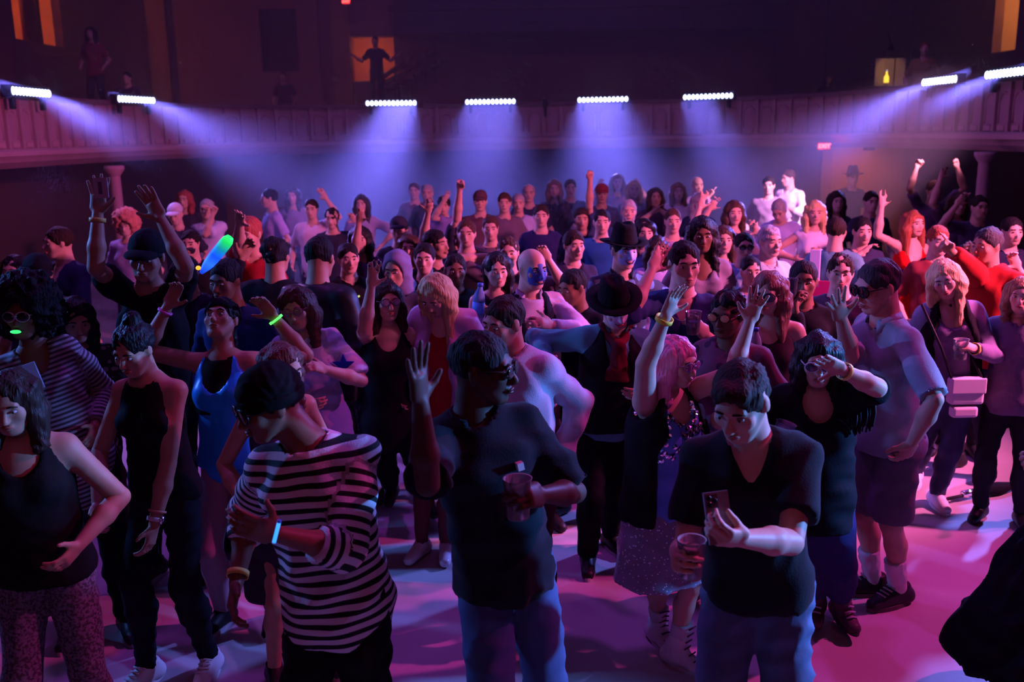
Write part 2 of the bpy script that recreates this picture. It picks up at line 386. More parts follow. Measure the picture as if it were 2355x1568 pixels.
def person(label, head, D, S=None, phi=0, hd=(0, 0, 0), sex='m', lean=(0, 0), hip=None, A='down', B='down', feet=None, skin='fair', hair='short', hc='black',
           top=None, bottom=None, shoes=(.02, .02, .025), girth=1.0, group='dancing crowd on the floor', extras=(), hand=('relaxed', 'relaxed'), palm=(None, None),
           squat=0.0, nk_off=(0, 0, 0), seed=None, face=True, base_z=0.0, feet_far=None, hsz=1.0, stance=.075):
    """head: photo pixel of the crown; phi: body yaw, 0 = towards the stage, + = towards photo right; hd: (yaw, pitch, roll) of head relative to body, degrees"""
    R = math.radians; Ht = at(head[0], head[1], D)
    if S is None: S = float(np.clip(Ht[2]-base_z, 1.45, 2.0))
    q = S/1.75; f = sex == 'f'; seed = int(head[0]*7+head[1]) if seed is None else seed
    q_far = D > 9; lod = 0 if D < 5.1 else (1 if D < 7.6 else 2)
    vb, vh, vc, va = [(.024, .0070, .0130, .0064), (.032, .0122, .0205, .0115), (.040, .0175, .030, .0165)][lod]
    if top is not None and top.get('sleeve', .6) == 0: vb = [.0125, .020, .032][lod]
    F = np.array([math.sin(R(phi)), -math.cos(R(phi)), 0]); Lv = np.cross(Zv, F)
    HM = head_axes(R(phi+hd[0]), R(hd[1]), R(hd[2])); hs = q*(.97 if f else 1.0)*hsz
    hp = lambda x, y, z: Hc+hs*(x*HM[0]+y*HM[1]+z*HM[2])
    Hc = Ht-HM[2]*.118*hs*.9-Zv*.118*hs*.1
    nb = hp(0, -.035, -.115)-Zv*.058*q+np.array(nk_off)            # base of the neck
    if hip is not None: pel = at(hip[0], hip[1], D+(hip[2] if len(hip) > 2 else 0))
    else:
        pz = base_z+.525*S-squat
        pel = np.array([nb[0]+lean[0], nb[1]+lean[1], min(pz, nb[2]-.36*q)])
    org = np.array([pel[0], pel[1], base_z]); root = empty('person', org, label, 'person', group)
    sp = nb-pel; su = nrm(sp); sl = np.linalg.norm(sp)
    Fs = nrm(F-su*np.dot(F, su)); Ls = np.cross(su, Fs); TM = np.stack([Ls, Fs, su])
    g = girth; sw = (.140 if f else .158)*q*(.6+.4*g)
    tp = lambda t, x=0, y=0: pel+sp*t+Ls*x*q+Fs*y*q
    # ---- arms
    arms = []
    for side, spec in ((-1, A), (1, B)):
        shd = nb-su*.062*q+Ls*side*sw-Fs*.005
        o_ = Ls*side
        if isinstance(spec, str):
            hr, pr = ARM[spec]; tgt = shd+S*(o_*hr[0]+Fs*hr[1]+Zv*hr[2]); pole = o_*pr[0]+Fs*pr[1]+Zv*pr[2]
        else:
            h_ = spec['h']; tgt = at(h_[0], h_[1], D+h_[2])
            if 'e' in spec: e_ = spec['e']; pole = at(e_[0], e_[1], D+e_[2])-(shd+tgt)/2
            else: pr = spec.get('p', (.6, -.3, -.8)); pole = o_*pr[0]+Fs*pr[1]+Zv*pr[2]
        up = max(0, min(1, (tgt-shd)[2]/(.35*S))); shd = shd+Zv*.045*q*up-o_*.02*q*up
        l1, l2 = .172*S, (.148+.045)*S
        el, ht = ik(shd, tgt, l1, l2, pole); fd = nrm(ht-el); L2 = np.linalg.norm(ht-el); wr = el+fd*(L2-.045*S)
        i = 0 if side < 0 else 1
        n_ = palm[i]
        if n_ is None: n_ = -o_ if up < .3 else -Fs*0+np.array([0, -1, 0])*.8+Fs*.6
        hdir = nrm(fd*1.0) if not (isinstance(spec, dict) and 'd' in spec) else nrm(spec['d'])
        arms.append(dict(s=shd, e=el, w=wr, d=hdir, n=np.asarray(n_, float), side=side, pose=hand[i]))
    # ---- legs
    legs = []
    for side in (-1, 1):
        hj = pel+Ls*side*.08*q-Zv*.02
        i = 0 if side < 0 else 1
        if feet is not None and feet[i] is not None:
            fp = feet[i]; ank = ground(fp[0], fp[1], .085*q) if len(fp) == 2 else np.array([fp[0], fp[1], fp[2]])
        else:
            ank = np.array([org[0], org[1], base_z+.085*q])+Lv*side*stance*S*1.0+F*random.Random(seed+side).uniform(-.06, .08)
        kn, ak = ik(hj, ank, .245*S, .235*S, F+Lv*side*.12)
        legs.append(dict(h=hj, k=kn, a=ak, side=side, fd=nrm(F+Lv*side*.22)))
    # ---- body surface
    tors = [Ell(tp(.70, 0, .0), (.143*q*g*(.93 if f else 1), .108*q*g, .19*q), TM, .05), Ell(tp(.38, 0, 0), (.136*q*g*(.88 if f else 1), .1*q*g, .20*q), TM, .06),
            Ell(tp(.04, 0, -.008), (.143*q*g, .105*q*g, .13*q), TM, .05), Cap(tp(.9), nb, .06*q, .055*q, .05)]
    if f: tors += [Ell(tp(.66, sx*.07, .085), (.056*q*g, .05*q*g, .056*q), TM, .03) for sx in (-1, 1)]
    else: tors += [Ell(tp(.74, sx*.07, .07), (.075*q, .045*q, .06*q), TM, .04) for sx in (-1, 1)]
    tors += [Ell(pel+Ls*sx*.07*q-Fs*.065*q-Zv*.04, (.075*q*g, .07*q*g, .085*q), TM, .04) for sx in (-1, 1)]
    low = list(tors)
    for a in arms:
        low += [Cap(nb-su*.02*q, a['s'], .042*q, .044*q, .05), Cap(a['s'], a['e'], .046*q*g, .038*q*g, .03)]
    for l in legs:
        low += [Cap(l['h'], l['k'], .078*q*g, .054*q, .03), Cap(l['k'], l['k']*.66+l['a']*.34-l['fd']*.015*q, .05*q, .053*q, .02), Cap(l['k']*.66+l['a']*.34-l['fd']*.015*q, l['a'], .052*q, .034*q, .02),
                Cap(l['a']-Zv*.03*q-l['fd']*.02, l['a']-Zv*.05*q+l['fd']*.14*q, .036*q, .026*q, .02)]
    groups = [(low, vb if bottom is None or bottom.get('type') in ('trousers',) else min(vb, .0135) if lod == 0 else vb)]
    hands = {}
    for a in arms:
        mid = a['e']*.62+a['w']*.38
        fa = [Cap(a['e'], mid, .039*q*g, .040*q, .02), Cap(mid, a['w'], .040*q, .025*q, .02)]
        hpz, fr = hand_prims(a['w'], a['d'], a['n'], a['pose'], a['side'], q*(.95 if f else 1.03)); hands['A' if a['side'] < 0 else 'B'] = (fr, a['w'])
        groups.append((fa+hpz, va))
    nk = .047 if f else .056
    hd_ = [Ell(hp(0, -.012, .03), (.075*hs, .096*hs, .084*hs), HM, .03), Ell(hp(0, .03, -.035), (.058*hs, .06*hs, .076*hs), HM, .03),
           Ell(hp(0, .066, -.096), (.022*hs, .018*hs, .018*hs), HM, .025), Cap(hp(-.035, .078, .022), hp(.035, .078, .022), .013*hs, .013*hs, .015),
           Cap(hp(0, .09, .0), hp(0, .108, -.032), .008*hs, .013*hs, .01), Ell(hp(0, .098, -.038), (.019*hs, .011*hs, .008*hs), HM, .008),
           Ell(hp(0, .088, -.060), (.024*hs, .011*hs, .0065*hs), HM, .004), Ell(hp(0, .086, -.071), (.022*hs, .011*hs, .0065*hs), HM, .004),
           Cap(hp(0, -.03, -.05), nb, nk*q, (nk+.012)*q, .03), Cap(nb, nb-su*.06, (nk+.012)*q, .06*q, .02)]
    for sx in (-1, 1):
        hd_ += [Cap(hp(sx*.052, .005, -.035), hp(sx*.026, .055, -.092), .018*hs, .016*hs, .02), Ell(hp(sx*.043, .062, -.022), (.02*hs, .02*hs, .02*hs), HM, .02),
                Ell(hp(sx*.077, -.008, -.004), (.009*hs, .019*hs, .031*hs), HM, .006)]
    for sx in (-1, 1):
        hd_ += [Ell(hp(sx*.031, .096, .003), (.017*hs, .014*hs, .011*hs), HM, .012, True)]
    groups.append((hd_, vh))
    sk = SKIN[skin] if isinstance(skin, str) else skin
    sdf_obj('body', groups, mat(sk, .5, 'skin'), root, org)
    # ---- face pieces
    hcol = HAIR[hc] if isinstance(hc, str) else hc
    if face and lod < 2:
        for sx in (-1, 1):
            MB().ell(hp(sx*.031, .0815, .001), (.0125*hs, .0105*hs, .0058*hs), HM, 10, 7).build('eye', mat((.42, .4, .4), .25), root, org=org)
            MB().ell(hp(sx*.031, .0895, .001), (.005*hs, .004*hs, .005*hs), HM, 8, 5).build('iris', mat((.02, .012, .01), .2), root, org=org)
            MB().tube([hp(sx*.014, .0925, .022), hp(sx*.03, .0935, .027), hp(sx*.05, .082, .02)], [.003*hs, .0042*hs, .002*hs], 6).build('eyebrow', mat(tuple(min(c, .06) for c in hcol), .9), root, org=org)
        lip = MB().tube([hp(-.024, .091, -.0635), hp(-.008, .0985, -.0605), hp(.008, .0985, -.0605), hp(.024, .091, -.0635)], [.002*hs, .0055*hs, .0055*hs, .002*hs], 6)
        lip.tube([hp(-.021, .091, -.067), hp(0, .0985, -.0715), hp(.021, .091, -.067)], [.002*hs, .006*hs, .002*hs], 6).build('mouth', mat((sk[0]*.75, sk[1]*.4, sk[2]*.42), .4), root, org=org)
    elif face and D < 15:      # far faces: brows, eyes and mouth, few faces each
        dk = mat((.03, .018, .016), .5)  # dark eye colour stands for the shade under the brow
        for sx in (-1, 1):
            MB().ell(hp(sx*.031, .084, .002), (.012*hs, .010*hs, .0055*hs), HM, 6, 4).build('eye', dk, root, org=org)
            MB().tube([hp(sx*.014, .0925, .023), hp(sx*.05, .083, .022)], .0042*hs, 4).build('eyebrow', mat(tuple(min(c, .06) for c in hcol), .9), root, org=org)
        MB().tube([hp(-.024, .0915, -.064), hp(0, .098, -.066), hp(.024, .0915, -.064)], [.003*hs, .0065*hs, .003*hs], 4).build('mouth', mat((sk[0]*.6, sk[1]*.3, sk[2]*.32), .5), root, org=org)
    # ---- hair and headwear
    vhair = [.0085, .012, .017][lod]; HMm = HM
    cut = [Ell(hp(0, .135, -.036), (.074*hs, .087*hs, .120*hs), HM, .012, True)]
    if hair in ('short', 'cap', 'fringe', 'beanie', 'balding', 'curly'):
        pr = [Ell(hp(0, -.016, .034), (.083*hs, .103*hs, .091*hs), HM, .02)]
        if hair == 'fringe': pr.append(Ell(hp(.01, .07, .085), (.06*hs, .04*hs, .03*hs), HM, .03))
        pr += cut+[Plane(hp(0, -.05, -.07), -HM[2]-.25*HM[1]*0), Plane(hp(0, 0, -.03), nrm(-HM[2]*.75+HM[1]*.5))]
        if hair == 'balding': pr.append(Ell(hp(0, .04, .12), (.075*hs, .12*hs, .075*hs), HM, .01, True))
        wr_ = {'curly': .007, 'balding': .002}.get(hair, .0035)
        sdf_obj('hair', [(pr, vhair)], mat(hcol, .75, 'hair'), root, org, wr_, seed, 2.6)
    elif hair in ('long', 'bob', 'pony', 'bun', 'longback'):
        ln = {'long': .30, 'bob': .15, 'pony': .05, 'bun': .05, 'longback': .34}[hair]
        pr = [Ell(hp(0, -.018, .036), (.087*hs, .106*hs, .094*hs), HM, .02)]
        dz = -Zv*ln*q
        if hair in ('long', 'bob', 'longback'):
            pr += [Cap(hp(0, -.07, .0), hp(0, -.085, -.04)+dz*.8, .06*hs, .05*hs, .04, lat=HM[0], asp=1.45)]
            for sx in (-1, 1):
                if hair != 'longback' or sx > 0: pr += [Cap(hp(sx*.07, -.015, .04), hp(sx*.080, -.015, -.06), .034*hs, .040*hs, .04, lat=HM[1], asp=1.4), Cap(hp(sx*.080, -.015, -.06), hp(sx*.085, .005, -.07)+dz*.75, .040*hs, .034*hs, .04, lat=HM[1], asp=1.4)]
        pr += cut
        if hair in ('pony', 'bun'): pr += [Plane(hp(0, -.05, -.075), -HM[2])]
        if hair == 'pony': pr += [Cap(hp(0, -.115, .04), hp(0, -.13, -.02)-Zv*.2*q, .03*hs, .022*hs, .02)]
        if hair == 'bun': pr += [Ell(hp(0, -.05, .125), (.045*hs,)*3, HM, .015)]
        sdf_obj('hair', [(pr, vhair)], mat(hcol, .5, 'hair'), root, org, .005, seed, 2.2)
    elif hair == 'afro':
        pr = [Ell(hp(0, -.03, .07), (.16*hs, .15*hs, .15*hs), HM, .02), Ell(hp(0, -.05, -.02), (.15*hs, .12*hs, .11*hs), HM, .04)]+[Ell(hp(0, .12, -.035), (.077*hs, .13*hs, .105*hs), HM, .02, True)]
        sdf_obj('hair', [(pr, vhair)], mat(hcol, .8, 'hair'), root, org, .011, seed, 3.2)
    ctx = dict(root=root, org=org, hp=hp, HM=HM, hs=hs, q=q, tp=tp, TM=TM, pel=pel, nb=nb, sp=sp, su=su, Ls=Ls, Fs=Fs, F=F, Lv=Lv, arms=arms, legs=legs, hands=hands, lod=lod, D=D, S=S, g=g, tors=tors, vc=vc, f=f, seed=seed, sw=sw)
    if top is not None: make_top(ctx, **top)
    if bottom is not None: make_bottom(ctx, **bottom)
    if shoes is not None: make_shoes(ctx, shoes)
    for e in extras: EXTRA[e[0]](ctx, *e[1:])
    return ctx

def make_top(c, col=(.02, .02, .02), sleeve=.6, neck='crew', hem=-.06, fit=.014, m=None, wrinkle=.006, flare=1.0, name='shirt', armhole=False, vdepth=.13, open_=0, low=None):
    if armhole: wrinkle = min(wrinkle, .003)
    """sleeve: 0 none, .6 short, 1 elbow, 2 wrist; hem: along z from the pelvis in statures"""
    q, g, tp, TM, nb, su, Ls, Fs, pel = c['q'], c['g'], c['tp'], c['TM'], c['nb'], c['su'], c['Ls'], c['Fs'], c['pel']; o = fit; f = c['f']
    P = [Ell(tp(.70), ((.140 if f else .152)*q*g+o, .110*q*g+o, .20*q+o), TM, .05), Ell(tp(.40), ((.122 if f else .136)*q*g+o, .102*q*g+o, .22*q+o), TM, .06)]
    if not f or fit > .02: P += [Cap(tp(.66), tp(.12), .100*q*g+o, .100*q*g+o, .05, lat=Ls, asp=1.22)]
    if f: P += [Ell(tp(.66, sx*.07, .085), (.058*q*g+o*.7, .052*q*g+o*.7, .058*q+o*.7), TM, .04) for sx in (-1, 1)]
    else: P += [Ell(tp(.74, sx*.07, .07), (.075*q+o, .045*q+o, .06*q+o), TM, .04) for sx in (-1, 1)]
    S = c['S']; hz = pel+Zv*hem*S
    wide = (.155 if f else .150)*q*g*flare
    P += [Cap(tp(.30), hz, .102*q*g+o, (.114*q*g*flare+o*1.1), .05, flat=2, lat=Ls, asp=1.25), Ell(pel-Zv*.0, (.150*q*g+o+.004, .114*q*g+o+.003, .14*q), TM, .05)]
    if hem < -.03: P += [Ell(pel+Ls*sx*.06*q-Fs*.065*q-Zv*.04, (.082*q*g+o, .077*q*g+o, .095*q), TM, .04) for sx in (-1, 1)]
    P += [Plane(hz, -Zv+.0*Fs)]
    for a in c['arms']:
        if sleeve > 0 or not armhole: P += [Cap(nb-su*.03*q, a['s'], .046*q+o*.6, .046*q+o*.8, .05)]
        if sleeve > 0:
            t = min(sleeve, 1.0); e = a['s']+(a['e']-a['s'])*t
            r0, r1 = .049*q*g+o, (.049+(.042-.049)*t)*q*g+o+(.010 if sleeve < 1 else 0)
            if sleeve > 1:
                P += [Cap(a['s'], a['e'], .049*q*g+o, .041*q*g+o, .03)]
                t2 = min(sleeve-1, 1.0); e2 = a['e']+(a['w']-a['e'])*t2
                P += [Cap(a['e'], e2, .043*q*g+o, (.043+(.030-.043)*t2)*q+o, .02, flat=2)]
            else: P += [Cap(a['s'], e, r0, r1, .03, flat=2)]
    if armhole:
        for a in c['arms']: P += [Cap(a['s']+Ls*a['side']*.016*q, a['s']+Ls*a['side']*.25, .072*q, .10*q, .01, True), Cap(a['s'], a['s']*.55+a['e']*.45, .062*q*g, .05*q*g, .006, True)]
    nh = .066*q
    P += [Cap(nb-su*.03+Fs*.01, nb+su*.16+Fs*.03, nh+(.012 if neck == 'scoop' else 0), nh+.02, .006, True)]
    if neck == 'v': P += [Cap(nb+Fs*.13*q, nb+Fs*.16*q-su*vdepth*q, .064*q, .004, .004, True, lat=Fs, asp=1.7)]
    if neck == 'scoop': P += [Ell(nb+Fs*.11*q-su*.015*q, (.078*q, .09*q, (vdepth-.02)*q), TM, .006, True)]
    if neck == 'deep': P += [Cap(nb+Fs*.13*q, nb+Fs*.17*q-su*.28*q, .08*q, .012, .004, True, lat=Fs, asp=1.7)]
    if open_: P += [Cap(tp(1.0, 0, .13), tp(.0, 0, .2), .05*q*open_, .10*q*open_, .006, True), Cap(tp(.5, 0, .2), hz+Fs*.2*q-Zv*.05, .10*q*open_, .10*q*open_, .006, True)]
    if low is not None:  P += [Plane(tp(low), su)]
    al = None
    if m is not None and m.get('kind') == 'stripe':
        def al(V):
            best = np.full(len(V), 1e9); out = np.zeros(len(V)); ls = np.linalg.norm(c['sp'])
            t = (V-pel)@su; r = np.linalg.norm(V-pel-t[:, None]*su, axis=1)-.10; best = np.where(t < ls*1.02, r, r+.1); out = t.copy()
            for a in c['arms']:
                for s_, e_, off in ((a['s'], a['e'], .3), (a['e'], a['w'], .3+np.linalg.norm(a['e']-a['s']))):
                    L = np.linalg.norm(e_-s_); u = (e_-s_)/L; tt = np.clip((V-s_)@u, 0, L); dd = np.linalg.norm(V-s_-tt[:, None]*u, axis=1)
                    dd = np.where(tt <= 0.03, dd+.1, dd); mk = dd < best; best = np.where(mk, dd, best); out = np.where(mk, -((V-s_)@u)-off, out)
            return out
    mm = mat(col, (m or {}).get('rough', .75), (m or {}).get('kind', 'cloth'), **{k: v for k, v in (m or {}).items() if k not in ('kind', 'rough')})
    c['top'] = sdf_obj(name, [(P, c['vc'])], mm, c['root'], c['org'], wrinkle, c['seed'], 1.0, al)
    if neck == 'collar' and c['lod'] < 2:
        mb = MB(); n = 22; rows = []
        for k in range(n+1):
            an = math.radians(35+ (360-70)*k/n)
            di = Fs*math.cos(an)+Ls*math.sin(an)
            b = nb-su*(.005+.03*max(0, math.cos(an)))*q+Fs*.012*q
            rows.append((b+di*.068*q+su*.02*q, b+di*.073*q+su*.055*q, b+di*.088*q+su*.018*q-su*.03*q*max(0, math.cos(an))))
        V = [p for r in rows for p in r]; Fc = []
        for k in range(n):
            for j in range(2): Fc.append((k*3+j, k*3+j+1, k*3+3+j+1, k*3+3+j))
        o_ = mb.add(V, Fc).build('collar', mm, c['root'], org=c['org']); sm = o_.modifiers.new('thick', 'SOLIDIFY'); sm.thickness = .004

def make_bottom(c, type='trousers', col=(.02, .02, .03), fit=.012, m=None, length=1.0, wrinkle=.005, flare=1.0, rise=.10, name=None, r_hem=None):
    q, g, TM, pel, Ls, Fs, S, f = c['q'], c['g'], c['TM'], c['pel'], c['Ls'], c['Fs'], c['S'], c['f']; o = fit; P = []
    P += [Ell(pel+Zv*.02, (.147*q*g+o*.6, .109*q*g+o*.6, .145*q), TM, .04)]
    P += [Ell(pel+Ls*sx*.07*q-Fs*.065*q-Zv*.04, (.078*q*g+o*.5, .073*q*g+o*.5, .088*q), TM, .04) for sx in (-1, 1)]
    P += [Cap(pel+Zv*.02, pel+Zv*rise*S, .107*q*g, .103*q*g, .03, lat=Ls, asp=1.26)]
    if type in ('trousers', 'shorts', 'leggings'):
        for l in c['legs']:
            r0, r1, r2 = .082*q*g+o, .058*q+o, (.043 if type != 'leggings' else .038)*q+o*.8
            r1 += o*.5*(type == 'shorts')
            if length <= .5:
                t = length*2; e = l['h']+(l['k']-l['h'])*t; P += [Cap(l['h'], e, r0, r0+(r1-r0)*t+.012, .03, flat=2)]
            else:
                t = (length-.5)*2; e = l['k']+(l['a']-l['k'])*t; md = l['k']*.66+l['a']*.34-l['fd']*.015*q
                P += [Cap(l['h'], l['k'], r0, r1, .03)]
                if t > .4: P += [Cap(l['k'], md, r1, r1+.002, .02), Cap(md, e, r1+.002, r1+(r2-r1)*t*flare, .02, flat=2)]
                else: P += [Cap(l['k'], e, r1, r1+(r2-r1)*t*flare, .02, flat=2)]
    else:   # skirt
        hz = pel-Zv*length*S*.5; rh = (r_hem if r_hem else .19*flare)*q
        P += [Cap(pel+Zv*.05, hz, .122*q*g+o, rh, .05, flat=2, lat=Ls, asp=1.28), Plane(hz, -Zv)]
    P += [Plane(pel+Zv*rise*S, Zv)]
    mm = mat(col, (m or {}).get('rough', .8), (m or {}).get('kind', 'cloth'), **{k: v for k, v in (m or {}).items() if k not in ('kind', 'rough')})
    c['bottom'] = sdf_obj(name or {'skirt': 'skirt', 'shorts': 'shorts', 'leggings': 'leggings'}.get(type, 'trousers'), [(P, c['vc']*(1.0 if c['lod'] == 0 else 1.45))], mm, c['root'], c['org'], wrinkle, c['seed']+5, 1.0 if type != 'skirt' else .8)

def make_shoes(c, col, kind='shoe'):
    if isinstance(col, dict): d = col; col = d['col']; kind = d.get('kind', 'shoe')
    else: d = {}
    q = c['q']
    for l in c['legs']:
        a, fd = l['a'], l['fd']; gz = a[2]-.085*q; b = np.array([a[0], a[1], gz]); lat = np.cross(Zv, fd)
        sz = 1.0
        P = [Cap(b-fd*.055*q+Zv*.04*q, b+fd*.16*q+Zv*.03*q, .040*q, .033*q, .03, lat=lat, asp=1.15), Cap(b-fd*.035*q+Zv*.05*q, b+Zv*.105*q-fd*.02, .043*q, .043*q, .03),
             Cap(b+fd*.02*q+Zv*.075*q, b+fd*.10*q+Zv*.05*q, .036*q, .03*q, .03)]
        if kind in ('boot', 'hightop'):
            hh = .33 if kind == 'boot' else .17; kd = nrm(l['k']-a); P += [Cap(b+Zv*.06*q, a+kd*hh*q*.62, .05*q, (.058 if kind == 'boot' else .05)*q, .03, flat=2)]
        else: P += [Plane(b+Zv*.115*q, Zv)]
        P += [Plane(b+Zv*.004, -Zv)]
        sh = sdf_obj('shoe' if kind not in ('boot',) else 'boot', [(P, [.0105, .017, .028][c['lod']])], mat(col, d.get('rough', .45)), c['root'], c['org'])
        if c['lod'] == 0 or d.get('detail'):
            sc = d.get('sole', (.5, .5, .52)); V = []; n = 20
            for z in (.0, .022):
                for k in range(n):
                    t = 2*math.pi*k/n; x = math.cos(t); y = math.sin(t); w = .047*q*(1-.12*max(0, -x))
                    V.append(b+fd*(.052*q+x*.145*q)+lat*y*w+Zv*z*q)
            Fc = [tuple(range(n))[::-1], tuple(range(n, 2*n))]+[(k, (k+1) % n, n+(k+1) % n, n+k) for k in range(n)]
            o = MB().add(V, Fc).build('sole', mat(sc, .6), sh, smooth=False, org=c['org'])
            lc = d.get('lace')
            if lc:
                nl = 9 if kind == 'boot' else (6 if kind == 'hightop' else 4); kd = nrm(l['k']-a)
                for k in range(nl):
                    t = k/(nl-1)
                    if kind == 'shoe': p = b+fd*(.11-.06*t)*q+Zv*(.075+.032*t)*q
                    else:
                        t2 = t*(1.0 if kind == 'boot' else .8); p = (b+fd*(.125-.06*min(1, t2*3))*q+Zv*(.075+.05*min(1, t2*3))*q)+kd*max(0, t2-.33)*.26*q+fd*.006*max(0, t2-.33)
                    MB().tube([p-lat*.028*q-Zv*.004, p+fd*.012*q+Zv*.006, p+lat*.028*q-Zv*.004], .0045*q, 5).build('lace', mat(lc, .35), sh, org=c['org'])

# ---- wearables
def ex_glasses(c, col=(.01, .01, .01), lens=(.012, .01, .014), big=1.0, rough=.12, emit=None):
    hp, HM, hs = c['hp'], c['HM'], c['hs']; root = c['root']; org = c['org']
    fr = MB()
    for sx in (-1, 1):
        pts = [hp(sx*.033+.026*big*math.cos(t)*1.05, .104-.012*(abs(.033*sx+.026*math.cos(t)*sx*sx)/.06)**2, .004+.021*big*math.sin(t)) for t in np.linspace(0, 2*math.pi, 14, endpoint=False)]
        fr.tube(pts, .0028*hs*1.2, 6, True); fr.tube([hp(sx*.062, .094, .01), hp(sx*.078, .05, .01), hp(sx*.081, -.015, .006)], .0026, 6)
        MB().ell(hp(sx*.033, .1025, .004), (.026*big*hs, .004*hs, .0205*big*hs), HM, 12, 7).build('lens', mat(lens, rough, 'emit', power=emit) if emit else mat(lens, rough, spec=.8), root, org=org)
    fr.tube([hp(-.01, .108, .008), hp(.01, .108, .008)], .003, 6)
    fr.build('glasses_frame', mat(col, .3), root, org=org)
def ex_band(c, side, col, emit=None, t=.1, r=.034, w=.010, name='wristband'):
    a = c['arms'][0 if side == 'A' else 1]; q = c['q']; d = nrm(a['w']-a['e']); p = a['w']-d*(.02+t*.12)*q
    b1 = nrm(np.cross(d, [.3, .5, .8])); b2 = np.cross(d, b1); mb = MB(); n = 18; r = (r)*q
    prof = [(r, -w), (r+.004, -w), (r+.004, w), (r, w), (r, -w)]
    mb.lathe([(rr, z*q) for rr, z in prof], p, np.stack([b1, b2, d]), n)
    mb.build(name, mat(col, .5, 'emit', power=emit) if emit else mat(col, .5), c['root'], org=c['org'])
def ex_watch(c, side, col=(.6, .6, .65)):
    ex_band(c, side, col, w=.009, name='watch_strap'); a = c['arms'][0 if side == 'A' else 1]; q = c['q']; d = nrm(a['w']-a['e']); n = nrm(-a['n']+d*np.dot(a['n'], d))
    p = a['w']-d*.032*q+n*.036*q; MB().lathe([(.001, -.006), (.019, -.006), (.019, .005), (.001, .006)], p, np.stack([d, np.cross(n, d), n]), 14).build('watch_face', mat(col, .2, 'metal'), c['root'], org=c['org'])
def ex_hat(c, kind, col, band=None):
    hp, HM, hs, root, org = c['hp'], c['HM'], c['hs'], c['root'], c['org']; v = [.0065, .009, .0135][c['lod']]
    mm = mat(col, .85, 'cloth')
    if kind == 'beanie':
        P = [Ell(hp(0, -.016, .04), (.09*hs, .11*hs, .097*hs), HM, .02), Plane(hp(0, 0, -.0), nrm(-HM[2]+HM[1]*.12))]
        sdf_obj('beanie', [(P, v)], mm, root, org, .002, 3, 3)
        P = [Ell(hp(0, -.016, .03), (.094*hs, .114*hs, .094*hs), HM, .02), Plane(hp(0, 0, -.004), nrm(-HM[2]+HM[1]*.12)), Plane(hp(0, 0, .04), nrm(HM[2]-HM[1]*.12))]
        o = sdf_obj('beanie_fold', [(P, v)], mm, root, org, .001, 3, 3)
    elif kind == 'cap':
        P = [Ell(hp(0, -.014, .045), (.088*hs, .108*hs, .092*hs), HM, .02), Plane(hp(0, 0, .03), -HM[2])]
        sdf_obj('cap', [(P, v)], mm, root, org, .001, 3, 3)
        P = [Ell(hp(0, .09, .03), (.078*hs, .085*hs, .028*hs), HM, .01), Ell(hp(0, .085, .012), (.075*hs, .09*hs, .03*hs), HM, .004, True), Plane(hp(0, .05, .03), -HM[1])]
        sdf_obj('cap_brim', [(P, min(v, .008))], mm, root, org)
    elif kind in ('hat', 'cowboy'):
        P = [Cap(hp(0, -.012, .05), hp(0, -.012, .13), .092*hs, .075*hs, .02, lat=HM[1], asp=1.18, flat=1), Ell(hp(0, -.012, .20), (.03*hs, .09*hs, .03*hs), HM, .03, True)]
        sdf_obj('hat_crown', [(P, v)], mm, root, org, .001, 3, 3)
        mb = MB(); n = 28; rows = []
        br = .155 if kind == 'hat' else .19
        for r0, dz in ((.085, .0), (br*.7, -.002), (br, .004)):
            for k in range(n):
                t = 2*math.pi*k/n; up = (.045 if kind == 'cowboy' else .015)*abs(math.cos(t))**2*(r0 > .1)
                rows.append(hp(math.cos(t)*r0, -.012+math.sin(t)*r0*1.15, .05+dz+up))
        Fc = [(i*n+k, i*n+(k+1) % n, (i+1)*n+(k+1) % n, (i+1)*n+k) for i in range(2) for k in range(n)]
        o = mb.add(rows, Fc).build('hat_brim', mm, root, org=org); s_ = o.modifiers.new('t', 'SOLIDIFY'); s_.thickness = .006
        if band: MB().lathe([(.094*hs, 0), (.095*hs, 0), (.092*hs, .025*hs), (.091*hs, .025*hs)], hp(0, -.012, .055), np.stack([HM[0], HM[1]*1.18, HM[2]]), 22).build('hat_band', mat(band, .5), root, org=org)
    elif kind == 'scarf':
        P = [Ell(hp(0, -.014, .04), (.088*hs, .108*hs, .093*hs), HM, .02), Plane(hp(0, 0, .02), nrm(-HM[2]+.35*HM[1]))]
        sdf_obj('headscarf', [(P, v)], mm, root, org, .003, 3, 2)
    elif kind == 'hood':
        P = [Ell(hp(0, -.025, .02), (.1*hs, .12*hs, .125*hs), HM, .02), Cap(hp(0, -.05, -.05), hp(0, -.05, -.13), .09*hs, .11*hs, .03), Ell(hp(0, .12, -.02), (.075*hs, .12*hs, .105*hs), HM, .01, True)]
        sdf_obj('hood', [(P, v)], mm, root, org, .004, 3, 1.5)
